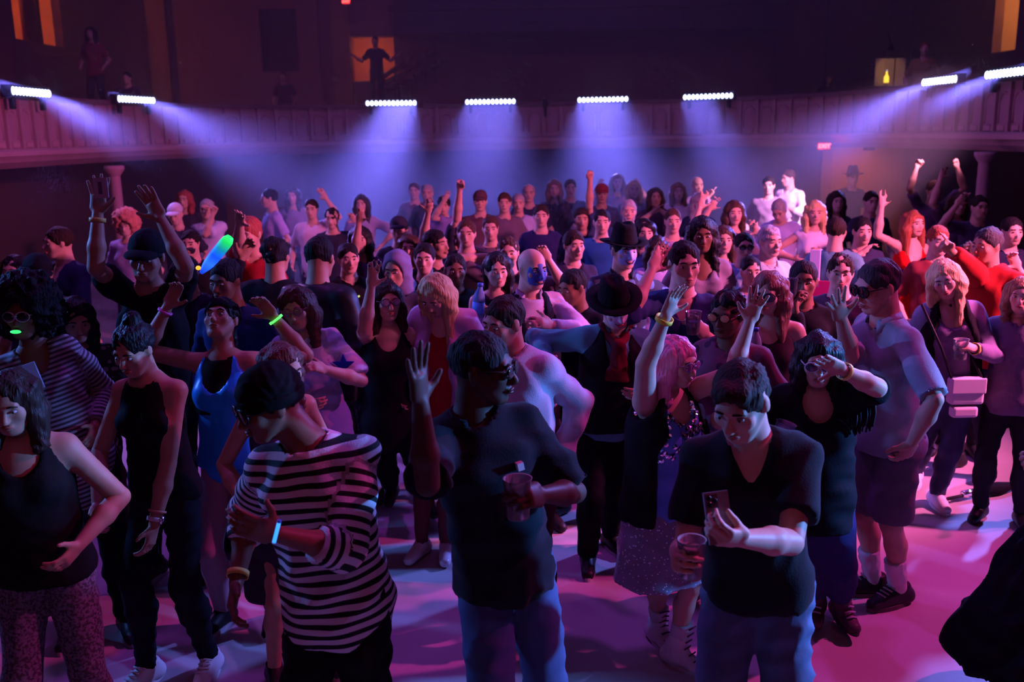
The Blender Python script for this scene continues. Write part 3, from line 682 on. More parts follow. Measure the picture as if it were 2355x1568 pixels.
def ex_mask(c, col, lower=False, col2=None):
    hp, HM, hs = c['hp'], c['HM'], c['hs']; v = [.006, .008, .012][c['lod']]
    P = [Ell(hp(0, .028, -.02), (.068*hs, .075*hs, .098*hs), HM, .02), Cap(hp(0, .1, .0), hp(0, .112, -.03), .008*hs, .014*hs, .015), Plane(hp(0, .045, 0), -HM[1])]
    for sx in (-1, 1): P.append(Ell(hp(sx*.031, .105, .006), (.016*hs, .03*hs, .009*hs), HM, .004, True))
    if lower: P.append(Plane(hp(0, 0, -.02), HM[2]))
    sdf_obj('face_mask', [(P, v)], mat(col, .5), c['root'], c['org'])
    if not lower and c['lod'] < 2:
        MB().tube([hp(-.035, .092, -.048), hp(-.015, .104, -.066), hp(.015, .104, -.066), hp(.035, .092, -.048)], [.002, .004, .004, .002], 6).build('mask_smile', mat(col2 or (.02, .01, .02), .6), c['root'], org=c['org'])
def ex_beard(c, col, full=True):
    hp, HM, hs = c['hp'], c['HM'], c['hs']; v = [.006, .008, .013][c['lod']]
    P = [Ell(hp(0, .034, -.062), (.064*hs, .066*hs, .062*hs), HM, .02), Ell(hp(0, .095, -.055), (.04*hs, .04*hs, .028*hs), HM, .01, True), Plane(hp(0, .06, -.045), nrm(HM[2]+.35*HM[1])), Plane(hp(0, .0, 0), -HM[1])]
    sdf_obj('beard', [(P, v)], mat(HAIR[col] if isinstance(col, str) else col, .7, 'hair'), c['root'], c['org'], .003, 7, 3)
def ex_patch(c, t, x, w, h, col, side=1, name='patch'):
    """flat cloth badge on the chest (side=1) or back (-1)"""
    q, TM = c['q'], c['TM']; p = c['tp'](t, x, side*.150); M = np.stack([TM[0], TM[2], TM[1]*side])
    MB().box((-w/2, -h/2, -.012), (w/2, h/2, .012), M, p).build(name, mat(col, .7), c['root'], smooth=False, org=c['org'])
def ex_scarf(c, col):
    nb, q, Ls, Fs, su = c['nb'], c['q'], c['Ls'], c['Fs'], c['su']
    P = [Cap(nb+Ls*.08*q+su*.02, nb+Fs*.13*q-su*.06*q, .03*q, .03*q, .02), Cap(nb-Ls*.08*q+su*.02, nb+Fs*.13*q-su*.06*q, .03*q, .03*q, .02), Cap(nb+Fs*.14*q-su*.06*q, nb+Fs*.16*q-su*.25*q, .028*q, .055*q, .02, flat=2, lat=Ls, asp=1.3)]
    sdf_obj('neck_scarf', [(P, .01)], mat(col, .7, 'cloth'), c['root'], c['org'], .005, 9, 2)
def ex_vest(c, col, **kw):
    make_top(c, col=col, sleeve=0, neck='deep', hem=kw.pop('hem', -.02), fit=kw.pop('fit', .026), name='vest', armhole=True, **kw)
def ex_dress_skirt(c, col, length, flare=1.0, m=None, name='skirt', r_hem=None): make_bottom(c, 'skirt', col, .018, m, length, .006, flare, .12, name, r_hem)
def ex_socks(c, col, up=.5):
    q = c['q']
    for l in c['legs']:
        P = [Cap(l['a']-Zv*.01, l['a']*(1-up)+l['k']*up, .042*q, .054*q, .01, flat=2)]
        sdf_obj('sock', [(P, .01)], mat(col, .8, 'cloth'), c['root'], c['org'], .002, 2, 3)
def ex_sequins(c, col, n=260, t0=.50, t1=.95, w=.13, size=.012):
    """silver sequins scattered over the bodice: single discs catching the light"""
    rs = random.Random(5); mb = MB(); tp, Ls, Fs, su, q = c['tp'], c['Ls'], c['Fs'], c['su'], c['q']
    me = c['top'].data; co = np.zeros(len(me.vertices)*3, np.float32); me.vertices.foreach_get('co', co); co = co.reshape(-1, 3)+c['org']
    no = np.zeros(len(me.vertices)*3, np.float32); me.vertices.foreach_get('normal', no); no = no.reshape(-1, 3)
    t = ((co-c['pel'])@su)/np.linalg.norm(c['sp']); ix = np.nonzero((t > t0) & (t < t1) & ((no@Fs) > .15))[0]
    for i in rs.sample(list(ix), min(n, len(ix))):
        nn = nrm(no[i]+np.array([rs.gauss(0, .3) for _ in range(3)])); a = nrm(np.cross(nn, [.2, .3, .9])); b = np.cross(nn, a); p = co[i]+no[i]*.004
        V = [p+size*(math.cos(k*math.pi/3)*a+math.sin(k*math.pi/3)*b) for k in range(6)]+[p+nn*.003]
        mb.add(V, [(k, (k+1) % 6, 6) for k in range(6)])
    o = mb.build('sequins', mat(col, .15, 'metal'), c['root'], smooth=False, org=c['org']); o['kind'] = 'stuff'
def ex_fringe(c, col, where='hem', n=46, length=.16, z=.0, r=.15, m=None):
    rs = random.Random(8); mb = MB(); q = c['q']; base = c['pel']+Zv*z
    for k in range(n):
        t = 2*math.pi*k/n; p = base+c['Ls']*math.cos(t)*r*1.28*q+c['Fs']*math.sin(t)*r*q
        e = p-Zv*length*rs.uniform(.8, 1.1)+(c['Ls']*math.cos(t)+c['Fs']*math.sin(t))*.02; mb.tube([p, (p+e)/2, e], .006, 4)
    o = mb.build('fringe', m or mat(col, .5), c['root'], org=c['org']); o['kind'] = 'stuff'
def ex_arm_fringe(c, side, col, n=22, length=.13):
    rs = random.Random(4); a = c['arms'][0 if side == 'A' else 1]; mb = MB()
    for k in range(n):
        t = .1+.9*k/n; p = a['s']+(a['e']-a['s'])*t-Zv*.04; mb.tube([p, p-Zv*length*.5+np.array([.01*rs.random(), 0, 0]), p-Zv*length*rs.uniform(.8, 1.1)], .005, 4)
    o = mb.build('sleeve_fringe', mat(col, .6), c['root'], org=c['org']); o['kind'] = 'stuff'
def ex_necklace(c, col, r=.0035, drop=.16):
    nb, q, Ls, Fs, su = c['nb'], c['q'], c['Ls'], c['Fs'], c['su']; pts = []
    for k in range(25):
        t = 2*math.pi*k/24; pts.append(nb+Ls*math.sin(t)*.085*q+Fs*(.03+.115*math.cos(t))*q-su*(drop*.5*(1+math.cos(t))-.05)*q)
    MB().tube(pts[:-1], r, 6, True).build('necklace', mat(col, .25, 'metal'), c['root'], org=c['org'])
def ex_belt(c, col, z=.0):
    q, g = c['q'], c['g']; p = c['pel']+Zv*z; M = np.stack([c['Ls']*1.36, c['Fs'], Zv])
    MB().lathe([(.118*q*g, -.018), (.128*q*g, -.018), (.128*q*g, .018), (.118*q*g, .018)], p, M, 26).build('belt', mat(col, .5), c['root'], org=c['org'])
EXTRA = dict(glasses=ex_glasses, band=ex_band, watch=ex_watch, hat=ex_hat, mask=ex_mask, beard=ex_beard, patch=ex_patch, scarf=ex_scarf, vest=ex_vest, skirt=ex_dress_skirt,
             socks=ex_socks, sequins=ex_sequins, fringe=ex_fringe, arm_fringe=ex_arm_fringe, necklace=ex_necklace, belt=ex_belt)

# ---- things held in the hand (top-level objects)
def hold_point(c, side, out=.035):
    (pc, d, n, th), w = c['hands'][side]; return pc+n*out, d, n, th
def cup(c, side, label, h=.11, r=.038, col=(.75, .75, .8), liquid=(.3, .2, .35), pos=None, tilt=(0, 0, 1)):
    p = hold_point(c, side, r)[0] if pos is None else pos
    ax = nrm(tilt); a = nrm(np.cross(ax, [.1, 1, 0])); b = np.cross(ax, a); M = np.stack([a, b, ax]); p = p-ax*h*.45
    root = empty('plastic_cup', p, label, 'cup', 'drinks in the crowd')
    MB().lathe([(.001, 0), (r*.74, 0), (r*.78, .004), (r, h), (r+.0025, h+.002), (r-.003, h), (r*.74, .006), (.001, .006)], (0, 0, 0), M, 22).build('cup_wall', mat(col, .12, 'clear', trans=.8), root)
    MB().lathe([(.001, .008), (r*.72, .008), (r*.86, h*.55), (.001, h*.55)], (0, 0, 0), M, 18).build('drink', mat(liquid, .1), root)
    return root
def bottle(c, side, label, col=(.6, .7, .8), cap_=(.05, .1, .4), lab=(.5, .6, .8), tilt=(0, 0, 1), h=.2, pos=None):
    p = hold_point(c, side, .032)[0] if pos is None else pos
    ax = nrm(tilt); a = nrm(np.cross(ax, [.1, 1, 0])); b = np.cross(ax, a); M = np.stack([a, b, ax]); p = p-ax*h*.4; s = h/.2
    root = empty('water_bottle', p, label, 'bottle', 'drinks in the crowd')
    MB().lathe([(.001, 0), (.028*s, 0), (.031*s, .008*s), (.031*s, .12*s), (.026*s, .145*s), (.013*s, .172*s), (.012*s, .185*s), (.001, .185*s)], (0, 0, 0), M, 18).build('bottle_body', mat(col, .1, 'clear', trans=.6), root)
    MB().lathe([(.001, .183*s), (.0145*s, .183*s), (.0145*s, .2*s), (.001, .2*s)], (0, 0, 0), M, 14).build('bottle_cap', mat(cap_, .4), root)
    MB().lathe([(.0315*s, .05*s), (.0318*s, .05*s), (.0318*s, .105*s), (.0315*s, .105*s)], (0, 0, 0), M, 18).build('bottle_label', mat(lab, .5), root)
    return root
# ------------------------------------------------------------------ the hall
Z_T, Z_M, Z_B = 3.0, 2.30, 2.10
def boxo(name, lo, hi, m, label=None, cat=None, parent=None, kind='structure'):
    c = [(a+b)/2 for a, b in zip(lo, hi)]; c[2] = lo[2]
    o = MB().box(tuple(a-b for a, b in zip(lo, c)), tuple(a-b for a, b in zip(hi, c))).build(name, m, parent, False, loc=c)
    if kind and parent is None: tag(o, label, cat, None, kind)
    return o
FLOORM = mat((.52, .46, .50), .38, 'floor')
boxo('floor', (-10.5, -8, -.2), (10.5, 27.5, 0), FLOORM, 'smooth grey dance floor under the crowd', 'floor')
boxo('stage', (-9, -8, 0), (9, 1.4, .85), mat((.03, .03, .035), .6, 'plaster'), 'black stage the photograph is taken from', 'stage')
boxo('ceiling', (-10.5, -8, 11.0), (10.5, 27.5, 11.2), mat((.05, .04, .06), .9, 'plaster'), 'dark ceiling high above the hall', 'ceiling')
boxo('wall_front', (-10.5, -8.2, 0), (10.5, -8, 11), mat((.03, .03, .035), .9, 'plaster'), 'dark wall behind the stage', 'wall')
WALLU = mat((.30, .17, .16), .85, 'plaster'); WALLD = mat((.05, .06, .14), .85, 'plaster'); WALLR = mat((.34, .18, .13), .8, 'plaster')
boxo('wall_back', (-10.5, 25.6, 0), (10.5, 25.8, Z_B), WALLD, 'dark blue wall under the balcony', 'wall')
# upper back wall, in pieces round its openings: (u0, u1, v0, v1) photo windows at depth 25
def wall_with_holes(name, axis, pos, a0, a1, z0, z1, holes, m, label, thick=.2):
    """axis 'y': wall in the xz plane at y = pos; axis 'x': in the yz plane at x = pos"""
    root = empty(name, (0, pos, 0) if axis == 'y' else (pos, 0, 0), label, 'wall'); root['kind'] = 'structure'
    xs = sorted({a0, a1, *[h[0] for h in holes], *[h[1] for h in holes]}); n = 0
    for i in range(len(xs)-1):
        zs = sorted([(h[2], h[3]) for h in holes if h[0] <= xs[i]+1e-6 and h[1] >= xs[i+1]-1e-6]); z = z0
        for (p, r_) in zs+[(z1, z1)]:
            if p > z+1e-4:
                mb = MB().box((xs[i], 0, z), (xs[i+1], thick, p)) if axis == 'y' else MB().box((0 if pos > 0 else -thick, xs[i], z), (thick if pos > 0 else 0, xs[i+1], p))
                mb.build('wall_panel', m, root, False)
            z = r_
    return root
def hole_back(u0, u1, v0, v1, D):
    a, b = at(u0, v1, D), at(u1, v0, D); return (float(a[0]), float(b[0]), float(a[2]), float(b[2]))
h1 = hole_back(812, 905, 84, 187, 25.6); h2 = hole_back(604, 680, 20, 165, 25.6)
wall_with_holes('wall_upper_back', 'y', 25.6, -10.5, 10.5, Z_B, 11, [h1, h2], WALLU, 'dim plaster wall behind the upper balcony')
def side_hole(u0, u1, v0, v1, X):
    ys = []
    for u in (u0, u1):
        # depth at which the pixel column meets the wall x = X
        lo, hi = 4, 40
        for _ in range(40):
            mid = (lo+hi)/2
            if abs(at(u, (v0+v1)/2, mid)[0]) < abs(X): lo = mid
            else: hi = mid
        ys.append(lo)
    ym = sum(ys)/2; a, b = at((u0+u1)/2, v1, ym), at((u0+u1)/2, v0, ym)
    return (min(ys), max(ys), float(a[2]), float(b[2]))
hl = side_hole(28, 138, -60, 100, -10.4); hr = side_hole(2288, 2342, -60, 118, 10.4)
wall_with_holes('wall_left', 'x', -10.4, -8, 25.6, 0, 11, [hl], WALLU, 'dim plaster wall along the left of the hall')
wall_with_holes('wall_right', 'x', 10.4, -8, 25.6, 0, 11, [hr], WALLU, 'dim plaster wall along the right of the hall')
# lit rooms behind the openings
def alcove(name, lo, hi, m, label, lamp, lc, lp, open_side):
    root = empty(name, ((lo[0]+hi[0])/2, (lo[1]+hi[1])/2, lo[2]), label, 'room'); root['kind'] = 'structure'; t = .1; org = root.location
    faces = {'-x': ((lo[0]-t, lo[1], lo[2]), (lo[0], hi[1], hi[2])), '+x': ((hi[0], lo[1], lo[2]), (hi[0]+t, hi[1], hi[2])), '-y': ((lo[0], lo[1]-t, lo[2]), (hi[0], lo[1], hi[2])),
             '+y': ((lo[0], hi[1], lo[2]), (hi[0], hi[1]+t, hi[2])), '-z': ((lo[0], lo[1], lo[2]-t), (hi[0], hi[1], lo[2])), '+z': ((lo[0], lo[1], hi[2]), (hi[0], hi[1], hi[2]+t))}
    for k, (a, b) in faces.items():
        if k != open_side: MB().box(a, b).build('room_wall', m, root, False, org=org)
    sh = MB().lathe([(.02, .10), (.10, .0), (.095, .0), (.015, .098)], (0, 0, 0), None, 14).build('lamp_shade', mat((.7, .5, .3), .6), root, org=org); sh.location = Vector(lamp)-Vector(org)
    bl = MB().ell((0, 0, 0), (.03, .03, .03)).build('lamp_bulb', mat(lc, .5, 'emit', power=8), root, org=org); bl.location = Vector(lamp)-Vector(org)-Vector((0, 0, .02))
    add_light(name+'_lamp', 'POINT', (lamp[0], lamp[1], lamp[2]-.12), None, lc, lp, shadow_soft_size=.05)
    return root
ORANGE = (1.0, .19, .05)
alcove('door_1', (-13, hl[0]-.6, hl[2]), (-10.6, hl[1]+.8, hl[3]+.4), mat((.6, .36, .25), .8, 'plaster'), 'orange lit room seen through the opening at upper left', (-11.6, hl[0]+.3, hl[3]+.1), ORANGE, 130, '+x')
alcove('door_2', (10.6, hr[0]-.6, hr[2]), (13, hr[1]+.8, hr[3]+.4), mat((.6, .4, .28), .8, 'plaster'), 'amber lit room seen through the opening at upper right', (11.6, hr[0]+.3, hr[3]+.1), (1.0, .40, .14), 70, '-x')
alcove('door_3', (h1[0]-.3, 25.8, h1[2]), (h1[1]+.8, 28, h1[3]+.2), mat((.5, .3, .18), .8, 'plaster'), 'amber lit stair doorway behind the upper balcony', (h1[0]+.15, 26.9, h1[3]-.05), ORANGE, 26, '-y')
MB().box((h2[0], 0, h2[2]), (h2[1], .06, h2[3])).build('door_4', mat((.015, .013, .02), .6), None, False, loc=(0, 25.72, 0))
struct(bpy.data.objects['door_4'], 'closed black door in the upper back wall', 'door')
# dark curved chair back and arched frame seen in the orange opening
fr = empty('arched_frame', (-10.9, (hl[0]+hl[1])/2+.85, hl[2]), 'dark arched frame standing in the orange lit opening', 'frame')
yc, w_ = -.15, .34; arch = [(0, yc-w_, 0), (0, yc-w_, 1.15)]+[(0, yc+w_*math.cos(math.pi-t), 1.15+w_*math.sin(t)) for t in np.linspace(.3, math.pi-.3, 8)]+[(0, yc+w_, 1.15), (0, yc+w_, 0)]
MB().tube(arch, .07, 8).build('arch_bar', mat((.05, .02, .02), .7), fr)
MB().box((-.03, yc-.22, .0), (.03, yc+.22, 1.2)).build('panel', mat((.12, .05, .05), .7), fr, False)
# pilasters on the upper walls
for (u0, u1, col) in ((342, 386, (.34, .22, .10)), (694, 735, (.30, .17, .14)), (764, 806, (.34, .20, .12)), (1790, 1830, (.24, .14, .16)), (1905, 1950, (.22, .13, .15)), (2050, 2075, (.22, .13, .15))):
    a, b = at(u0, 185, 25.2), at(u1, 185, 25.2)
    if a[0] < -10.2: b = b+np.array([-10.15-a[0], 0, 0]); a = a+np.array([-10.15-a[0], 0, 0])
    tp_ = empty('pilaster', ((a[0]+b[0])/2, 25.395, Z_T), {342: 'olive pilaster in the far left corner above the balcony', 694: 'brown pilaster right of the closed black door', 764: 'amber brown pilaster left of the lit stair doorway',
          1790: 'dim pilaster on the upper wall right of the dark tier', 1905: 'second dim pilaster right of the dark tier', 2050: 'narrow dim pilaster nearest the right corner'}[u0], 'pilaster', 'pilasters on the upper wall')
    w2 = (b[0]-a[0])/2; pm = mat(col, .8, 'plaster')
    MB().box((-w2, 0, 0), (w2, .2, 3.4)).build('shaft', pm, tp_, False); MB().box((-w2-.06, -.05, 0), (w2+.06, .2, .3)).build('base', pm, tp_, False); MB().box((-w2-.08, -.06, 3.4), (w2+.08, .2, 3.7)).build('capital', pm, tp_, False)
# second tier, a dark overhang
p0, p1 = at(905, 78, 23.5), at(1800, 60, 23.5)
ti = empty('upper_tier', (0, 23.5, p0[2]), 'dark upper tier overhanging the back of the balcony', 'balcony')
MB().box((p0[0], 0, 0), (p1[0], 2.0, .5)).build('tier_front', mat((.035, .035, .07), .8, 'plaster'), ti, False)
MB().box((p0[0]-.1, -.12, .5), (p1[0]+.1, .1, .62)).build('tier_rail', mat((.03, .03, .05), .6), ti, False)
MB().box((p0[0], .3, .5), (p1[0], 2.1, 3.5)).build('tier_back', mat((.025, .025, .05), .9), ti, False)
# stair with handrails by the lit doorway
st = empty('staircase', at(930, 185, 24.9), 'dim staircase with slanting handrails beside the lit doorway', 'stairs')
so = np.array(st.location); wood = mat((.16, .07, .04), .6, 'plaster')
for i, (ua, va, ub, vb) in enumerate(((872, 183, 1012, 88), (885, 190, 1012, 118))):
    a, b = at(ua, va, 24.8+.5*i), at(ub, vb, 24.8+.5*i); MB().tube([a-so, b-so], .06, 8).build('handrail', wood, st)
    for k in range(6):
        p = a+(b-a)*(k+.5)/6; MB().tube([p-so, p-so-np.array([0, 0, .7])], .02, 6).build('baluster', wood, st)
for k in range(8):
    a, b = at(880, 205, 25.2), at(1020, 130, 25.2); p = a+(b-a)*k/7-so; MB().box((p[0]-.12, p[1]-.5, p[2]-.12), (p[0]+.12, p[1]+.3, p[2])).build('step', wood, st, False)

# ---- horseshoe balcony
def path(n_arc=60):
    P = [(-6.3, y) for y in np.arange(3.0, 13.0, .5)]
    for t in np.linspace(0, math.pi, n_arc):
        c_, s_ = math.cos(math.pi-t), math.sin(math.pi-t)
        P.append((6.3*math.copysign(abs(c_)**(2/2.6), c_), 13+7*abs(s_)**(2/2.6)))
    P += [(6.3, y) for y in np.arange(12.5, 2.9, -.5)]
    P = np.array(P); d = np.r_[0, np.cumsum(np.linalg.norm(np.diff(P, axis=0), axis=1))]
    s_ = np.linspace(0, d[-1], 150); return np.stack([np.interp(s_, d, P[:, 0]), np.interp(s_, d, P[:, 1])], 1), s_
BP, BS = path()
BT = np.gradient(BP, axis=0); BT /= np.linalg.norm(BT, axis=1, keepdims=True); BN = np.stack([-BT[:, 1], BT[:, 0]], 1)   # outward, away from the floor
def sweep(name, prof, m, parent, closed=True):
    V = []; F = []; k = len(prof); n = len(BP)
    for i in range(n):
        for (o, z) in prof: V.append((BP[i, 0]+BN[i, 0]*o, BP[i, 1]+BN[i, 1]*o, z))
    for i in range(n-1):
        for j in range(k if closed else k-1): F.append((i*k+j, i*k+(j+1) % k, (i+1)*k+(j+1) % k, (i+1)*k+j))
    return MB().add(V, F).build(name, m, parent, False)
BALM = mat((.42, .24, .30), .7, 'plaster')
bal = empty('balcony', (0, 20, Z_B), 'horseshoe balcony with arched plaster front round the dance floor', 'balcony'); bal.location = (0, 0, 0); bal['kind'] = 'structure'
sweep('front_wall', [(.05, Z_M), (.05, Z_T-.03), (.2, Z_T-.03), (.2, Z_M)], BALM, bal)
sweep('top_rail', [(-.03, Z_T-.03), (-.03, Z_T+.04), (.26, Z_T+.04), (.26, Z_T-.03)], mat((.16, .09, .11), .6, 'plaster'), bal)
sweep('moulding', [(-.05, Z_M-.04), (-.05, Z_M+.02), (.0, Z_M+.05), (.06, Z_M+.05), (.06, Z_M-.04)], mat((.5, .28, .34), .6, 'plaster'), bal)
sweep('cove', [(.0, Z_M-.04), (.04, Z_M-.12), (.16, Z_B), (3.9, Z_B), (3.9, Z_B+.15), (.3, Z_B+.15)], BALM, bal)
sweep('deck', [(.2, Z_T-.75), (3.9, Z_T-.35), (3.9, Z_T-.5), (.2, Z_T-.9)], mat((.03, .025, .04), .9), bal)
def bmesh_arch():
    mb = MB(); w = .115; h = Z_T-Z_M-.22
    pts = [(-w, 0, .1), (-w, 0, h-w)]+[(-w*math.cos(t), 0, h-w+w*math.sin(t)) for t in np.linspace(.25, math.pi-.25, 7)]+[(w, 0, h-w), (w, 0, .1)]
    mb.tube([np.array(p)+np.array([0, 0, .06]) for p in pts], .017, 6); return raw_mesh('arch_moulding', np.array(mb.V), mb.F)
arch_me = bmesh_arch(); arch_me.materials.append(BALM)
pm = MB().box((-.035, -.045, .05), (.035, .02, Z_T-Z_M-.03)); pil_me = raw_mesh('pilaster', np.array(pm.V), pm.F, False); pil_me.materials.append(BALM)
bm_ = MB().box((-.09, -.03, .065), (.09, .01, .13)); blk_me = raw_mesh('panel_block', np.array(bm_.V), bm_.F, False); blk_me.materials.append(mat((.5, .28, .34), .6, 'plaster'))
n_bay = int(BS[-1]/.36)
for i in range(n_bay):
    s_ = (i+.5)*BS[-1]/n_bay; x, y = np.interp(s_, BS, BP[:, 0]), np.interp(s_, BS, BP[:, 1])
    nx, ny = np.interp(s_, BS, BN[:, 0]), np.interp(s_, BS, BN[:, 1]); rz = math.atan2(-nx, ny)
    if y < 9.5: continue
    link('arch_moulding', arch_me, None, bal, (x+nx*.05, y+ny*.05, Z_M), (0, 0, rz)); link('panel_block', blk_me, None, bal, (x+nx*.05, y+ny*.05, Z_M), (0, 0, rz))
    s2 = i*BS[-1]/n_bay; x, y = np.interp(s2, BS, BP[:, 0]), np.interp(s2, BS, BP[:, 1]); link('pilaster', pil_me, None, bal, (x+nx*.05, y+ny*.05, Z_M), (0, 0, rz))
# ---- LED bars along the balcony rail, with their beams
def on_path(u):
    best = None
    for i in range(len(BP)):
        p = np.array([BP[i, 0], BP[i, 1], Z_T+.06]); q_ = p-CAM; w = q_@_f
        if w < 1: continue
        du = abs(W_PX/2+F_PX*(q_@_r)/w-u)
        if best is None or du < best[0]: best = (du, i)
    i0 = best[1]; fine = []
    for t in np.linspace(-1, 1, 81):
        k = np.clip(i0+t, 0, len(BP)-1); s_ = np.interp(k, np.arange(len(BS)), BS); p = np.array([np.interp(s_, BS, BP[:, 0]), np.interp(s_, BS, BP[:, 1]), Z_T+.06]); q_ = p-CAM
        fine.append((abs(W_PX/2+F_PX*(q_@_r)/(q_@_f)-u), s_, p))
    _, s_, p = min(fine, key=lambda t: t[0]); tx, ty = np.interp(s_, BS, BT[:, 0]), np.interp(s_, BS, BT[:, 1]); return p, nrm([tx, ty, 0])
house_m = mat((.015, .015, .02), .5); lens_m = mat((.52, .58, 1.0), .3, 'emit', power=6.0)
hb = MB().box((-.52, -.05, -.075), (.52, .07, .075)); house_me = raw_mesh('housing', np.array(hb.V), hb.F, False); house_me.materials.append(house_m)
lb = MB().ell((0, 0, 0), (.034, .03, .05), None, 12, 8); lens_me = raw_mesh('lens', np.array(lb.V), lb.F); lens_me.materials.append(lens_m)
kb = MB().box((-.03, -.02, -.22), (.03, .04, -.06)); brk_me = raw_mesh('bracket', np.array(kb.V), kb.F, False); brk_me.materials.append(house_m)
bars = [(42, 'leftmost LED bar, cut by the left edge of the picture', (1.2, 5.2, 0), 1.0), (292, 'LED bar on the left curve of the balcony', (2.0, 6.0, 0), 1.0), (897, 'first of the four LED bars on the balcony centre, counted from the left', (-2.2, 9.0, 0), 1.7),
        (1128, 'second of the four central LED bars, above a pink lit panel', (-.5, 10.0, 0), .8), (1388, 'third of the four central LED bars, above a raised fist', (1.3, 9.0, 0), 1.3), (1635, 'rightmost of the four central LED bars, brightest lens cluster', (3.3, 10.0, 0), .7),
        (2187, 'LED bar on the right curve of the balcony', (-1.5, 6.0, 0), 1.0), (2345, 'LED bar cut by the right edge of the picture', (-1.2, 5.2, 0), 1.0)]
for u_, lab, aim, pw in bars:
    p, t = on_path(u_); p = p-np.array([0, 0, .0]); inw = np.cross(t, Zv)*1.0
    if inw @ (np.array([0, 10, 0])-p) < 0: inw = -inw
    p = p+inw*.12; rz = math.atan2(inw[0], -inw[1])
    br = empty('led_light_bar', p, lab, 'stage light', 'LED bars on the balcony rail'); br.rotation_euler = (0, 0, rz)
    link('housing', house_me, None, br)
    for k in range(12): link('lens', lens_me, None, br, ((k-5.5)*.085, -.05, 0))
    for sx in (-1, 1): link('bracket', brk_me, None, br, (sx*.4, .0, 0))
    lo = p+inw*.10
    L = add_light('led_bar_beam', 'AREA', lo, aim, BLUE, BAR_POWER*pw, shape='RECTANGLE', size=1.0, size_y=.08, spread=math.radians(20))
    # turn the strip so that its long side follows the bar
    dv = nrm(np.array(aim)-lo); xx = nrm(t-dv*(t@dv)); yy = np.cross(-dv, xx)
    L.rotation_euler = Matrix(((xx[0], yy[0], -dv[0]), (xx[1], yy[1], -dv[1]), (xx[2], yy[2], -dv[2]))).to_euler()
# small clamp between the second and third bar
p, t = on_path(1253); cl = empty('rail_clamp', p, 'small black clamp on the balcony rail between two LED bars', 'clamp')
MB().box((-.05, -.2, -.12), (.05, .05, .02)).build('jaw', house_m, cl, False); MB().tube([(0, -.16, -.1), (0, -.16, -.3)], .03, 8).build('screw', house_m, cl)
# ---- under the balcony: columns, wall pieces, exit sign
for u_, lab, D in ((258, 'slim pink lit column under the balcony at left', 13.2), (2266, 'slim pink lit column under the balcony at right', 12.6)):
    p = at(u_, 345, D); c_ = empty('column', (p[0], p[1], 0), lab, 'column', 'balcony columns')
    MB().lathe([(.085, .1), (.075, 1.0), (.07, Z_B-.12)], n=16).build('shaft', BALM, c_); MB().lathe([(.13, 0), (.13, .06), (.09, .1), (.001, .1)], n=16).build('base', BALM, c_); MB().lathe([(.07, Z_B-.14), (.13, Z_B-.05), (.13, Z_B), (.001, Z_B)], n=16).build('capital', BALM, c_)
a, b = at(515, 400, 21.5), at(693, 400, 21.5)
boxo('wall_left_pier', (a[0], 21.5, 0), (b[0], 22.6, Z_B), WALLR, 'brown plaster pier under the balcony left of the blue beams', 'pier')
a, b = at(1888, 400, 20.2), at(2105, 400, 20.2)
boxo('wall_right_pier', (a[0], 20.2, 0), (b[0], 21.5, Z_B), mat((.55, .24, .12), .8, 'plaster'), 'amber brown wall under the balcony beside the red exit sign', 'pier')
for k, (u0, u1) in enumerate(((1888, 1912), (2080, 2105))):
    a, b = at(u0, 400, 20.1), at(u1, 400, 20.1); boxo('trim_%d' % (k+1), (a[0], 20.08, 0), (b[0], 20.2, Z_B), mat((.40, .18, .16), .7, 'plaster'), ('left', 'right')[k]+' moulded edge of the amber wall under the balcony', 'trim')
p = at(2000, 330, 19.2); lampfix = empty('ceiling_lamp', (p[0], p[1], Z_B-.12), 'small warm downlight under the balcony near the exit sign', 'lamp')
MB().lathe([(.001, .1), (.1, .1), (.12, .0), (.10, .0), (.08, .08)], n=16).build('housing', house_m, lampfix); MB().ell((0, 0, .03), (.06, .06, .02)).build('bulb', mat((1, .45, .18), .4, 'emit', power=6), lampfix)
add_light('ceiling_lamp_light', 'SPOT', (p[0], p[1]-.05, Z_B-.16), (p[0], 20.6, .8), (1, .32, .12), 26, spot_size=math.radians(120), spot_blend=.8, shadow_soft_size=.08)
def exit_sign(u_, v_, D, w, label):
    p = at(u_, v_, D) if D else on_path(u_)[0]*np.array([.985, .985, 0])+Zv*(Z_B+.02); e = empty('exit_sign', p, label, 'exit sign', 'exit signs')
    MB().box((-w/2, 0, -w*.28), (w/2, .06, w*.28)).build('sign_box', mat((.2, .01, .01), .5, 'emit', power=.6), e, False)
    cu = bpy.data.curves.new('letters', 'FONT'); cu.body = 'EXIT'; cu.size = w*.46; cu.align_x = 'CENTER'; cu.align_y = 'CENTER'; cu.extrude = .008; cu.offset = .004
    to = bpy.data.objects.new('letters', cu); COL.objects.link(to); me = bpy.data.meshes.new_from_object(to.evaluated_get(bpy.context.evaluated_depsgraph_get())); bpy.data.objects.remove(to)
    link('letters', me, mat((1, .03, .03), .5, 'emit', power=14), e, (0, -.015, 0), (math.pi/2, 0, 0)); return e
exit_sign(1902, 328, None, .22, 'red EXIT sign under the balcony beside the amber wall'); exit_sign(796, 4, 24.9, .2, 'small red EXIT sign at the top edge of the picture')
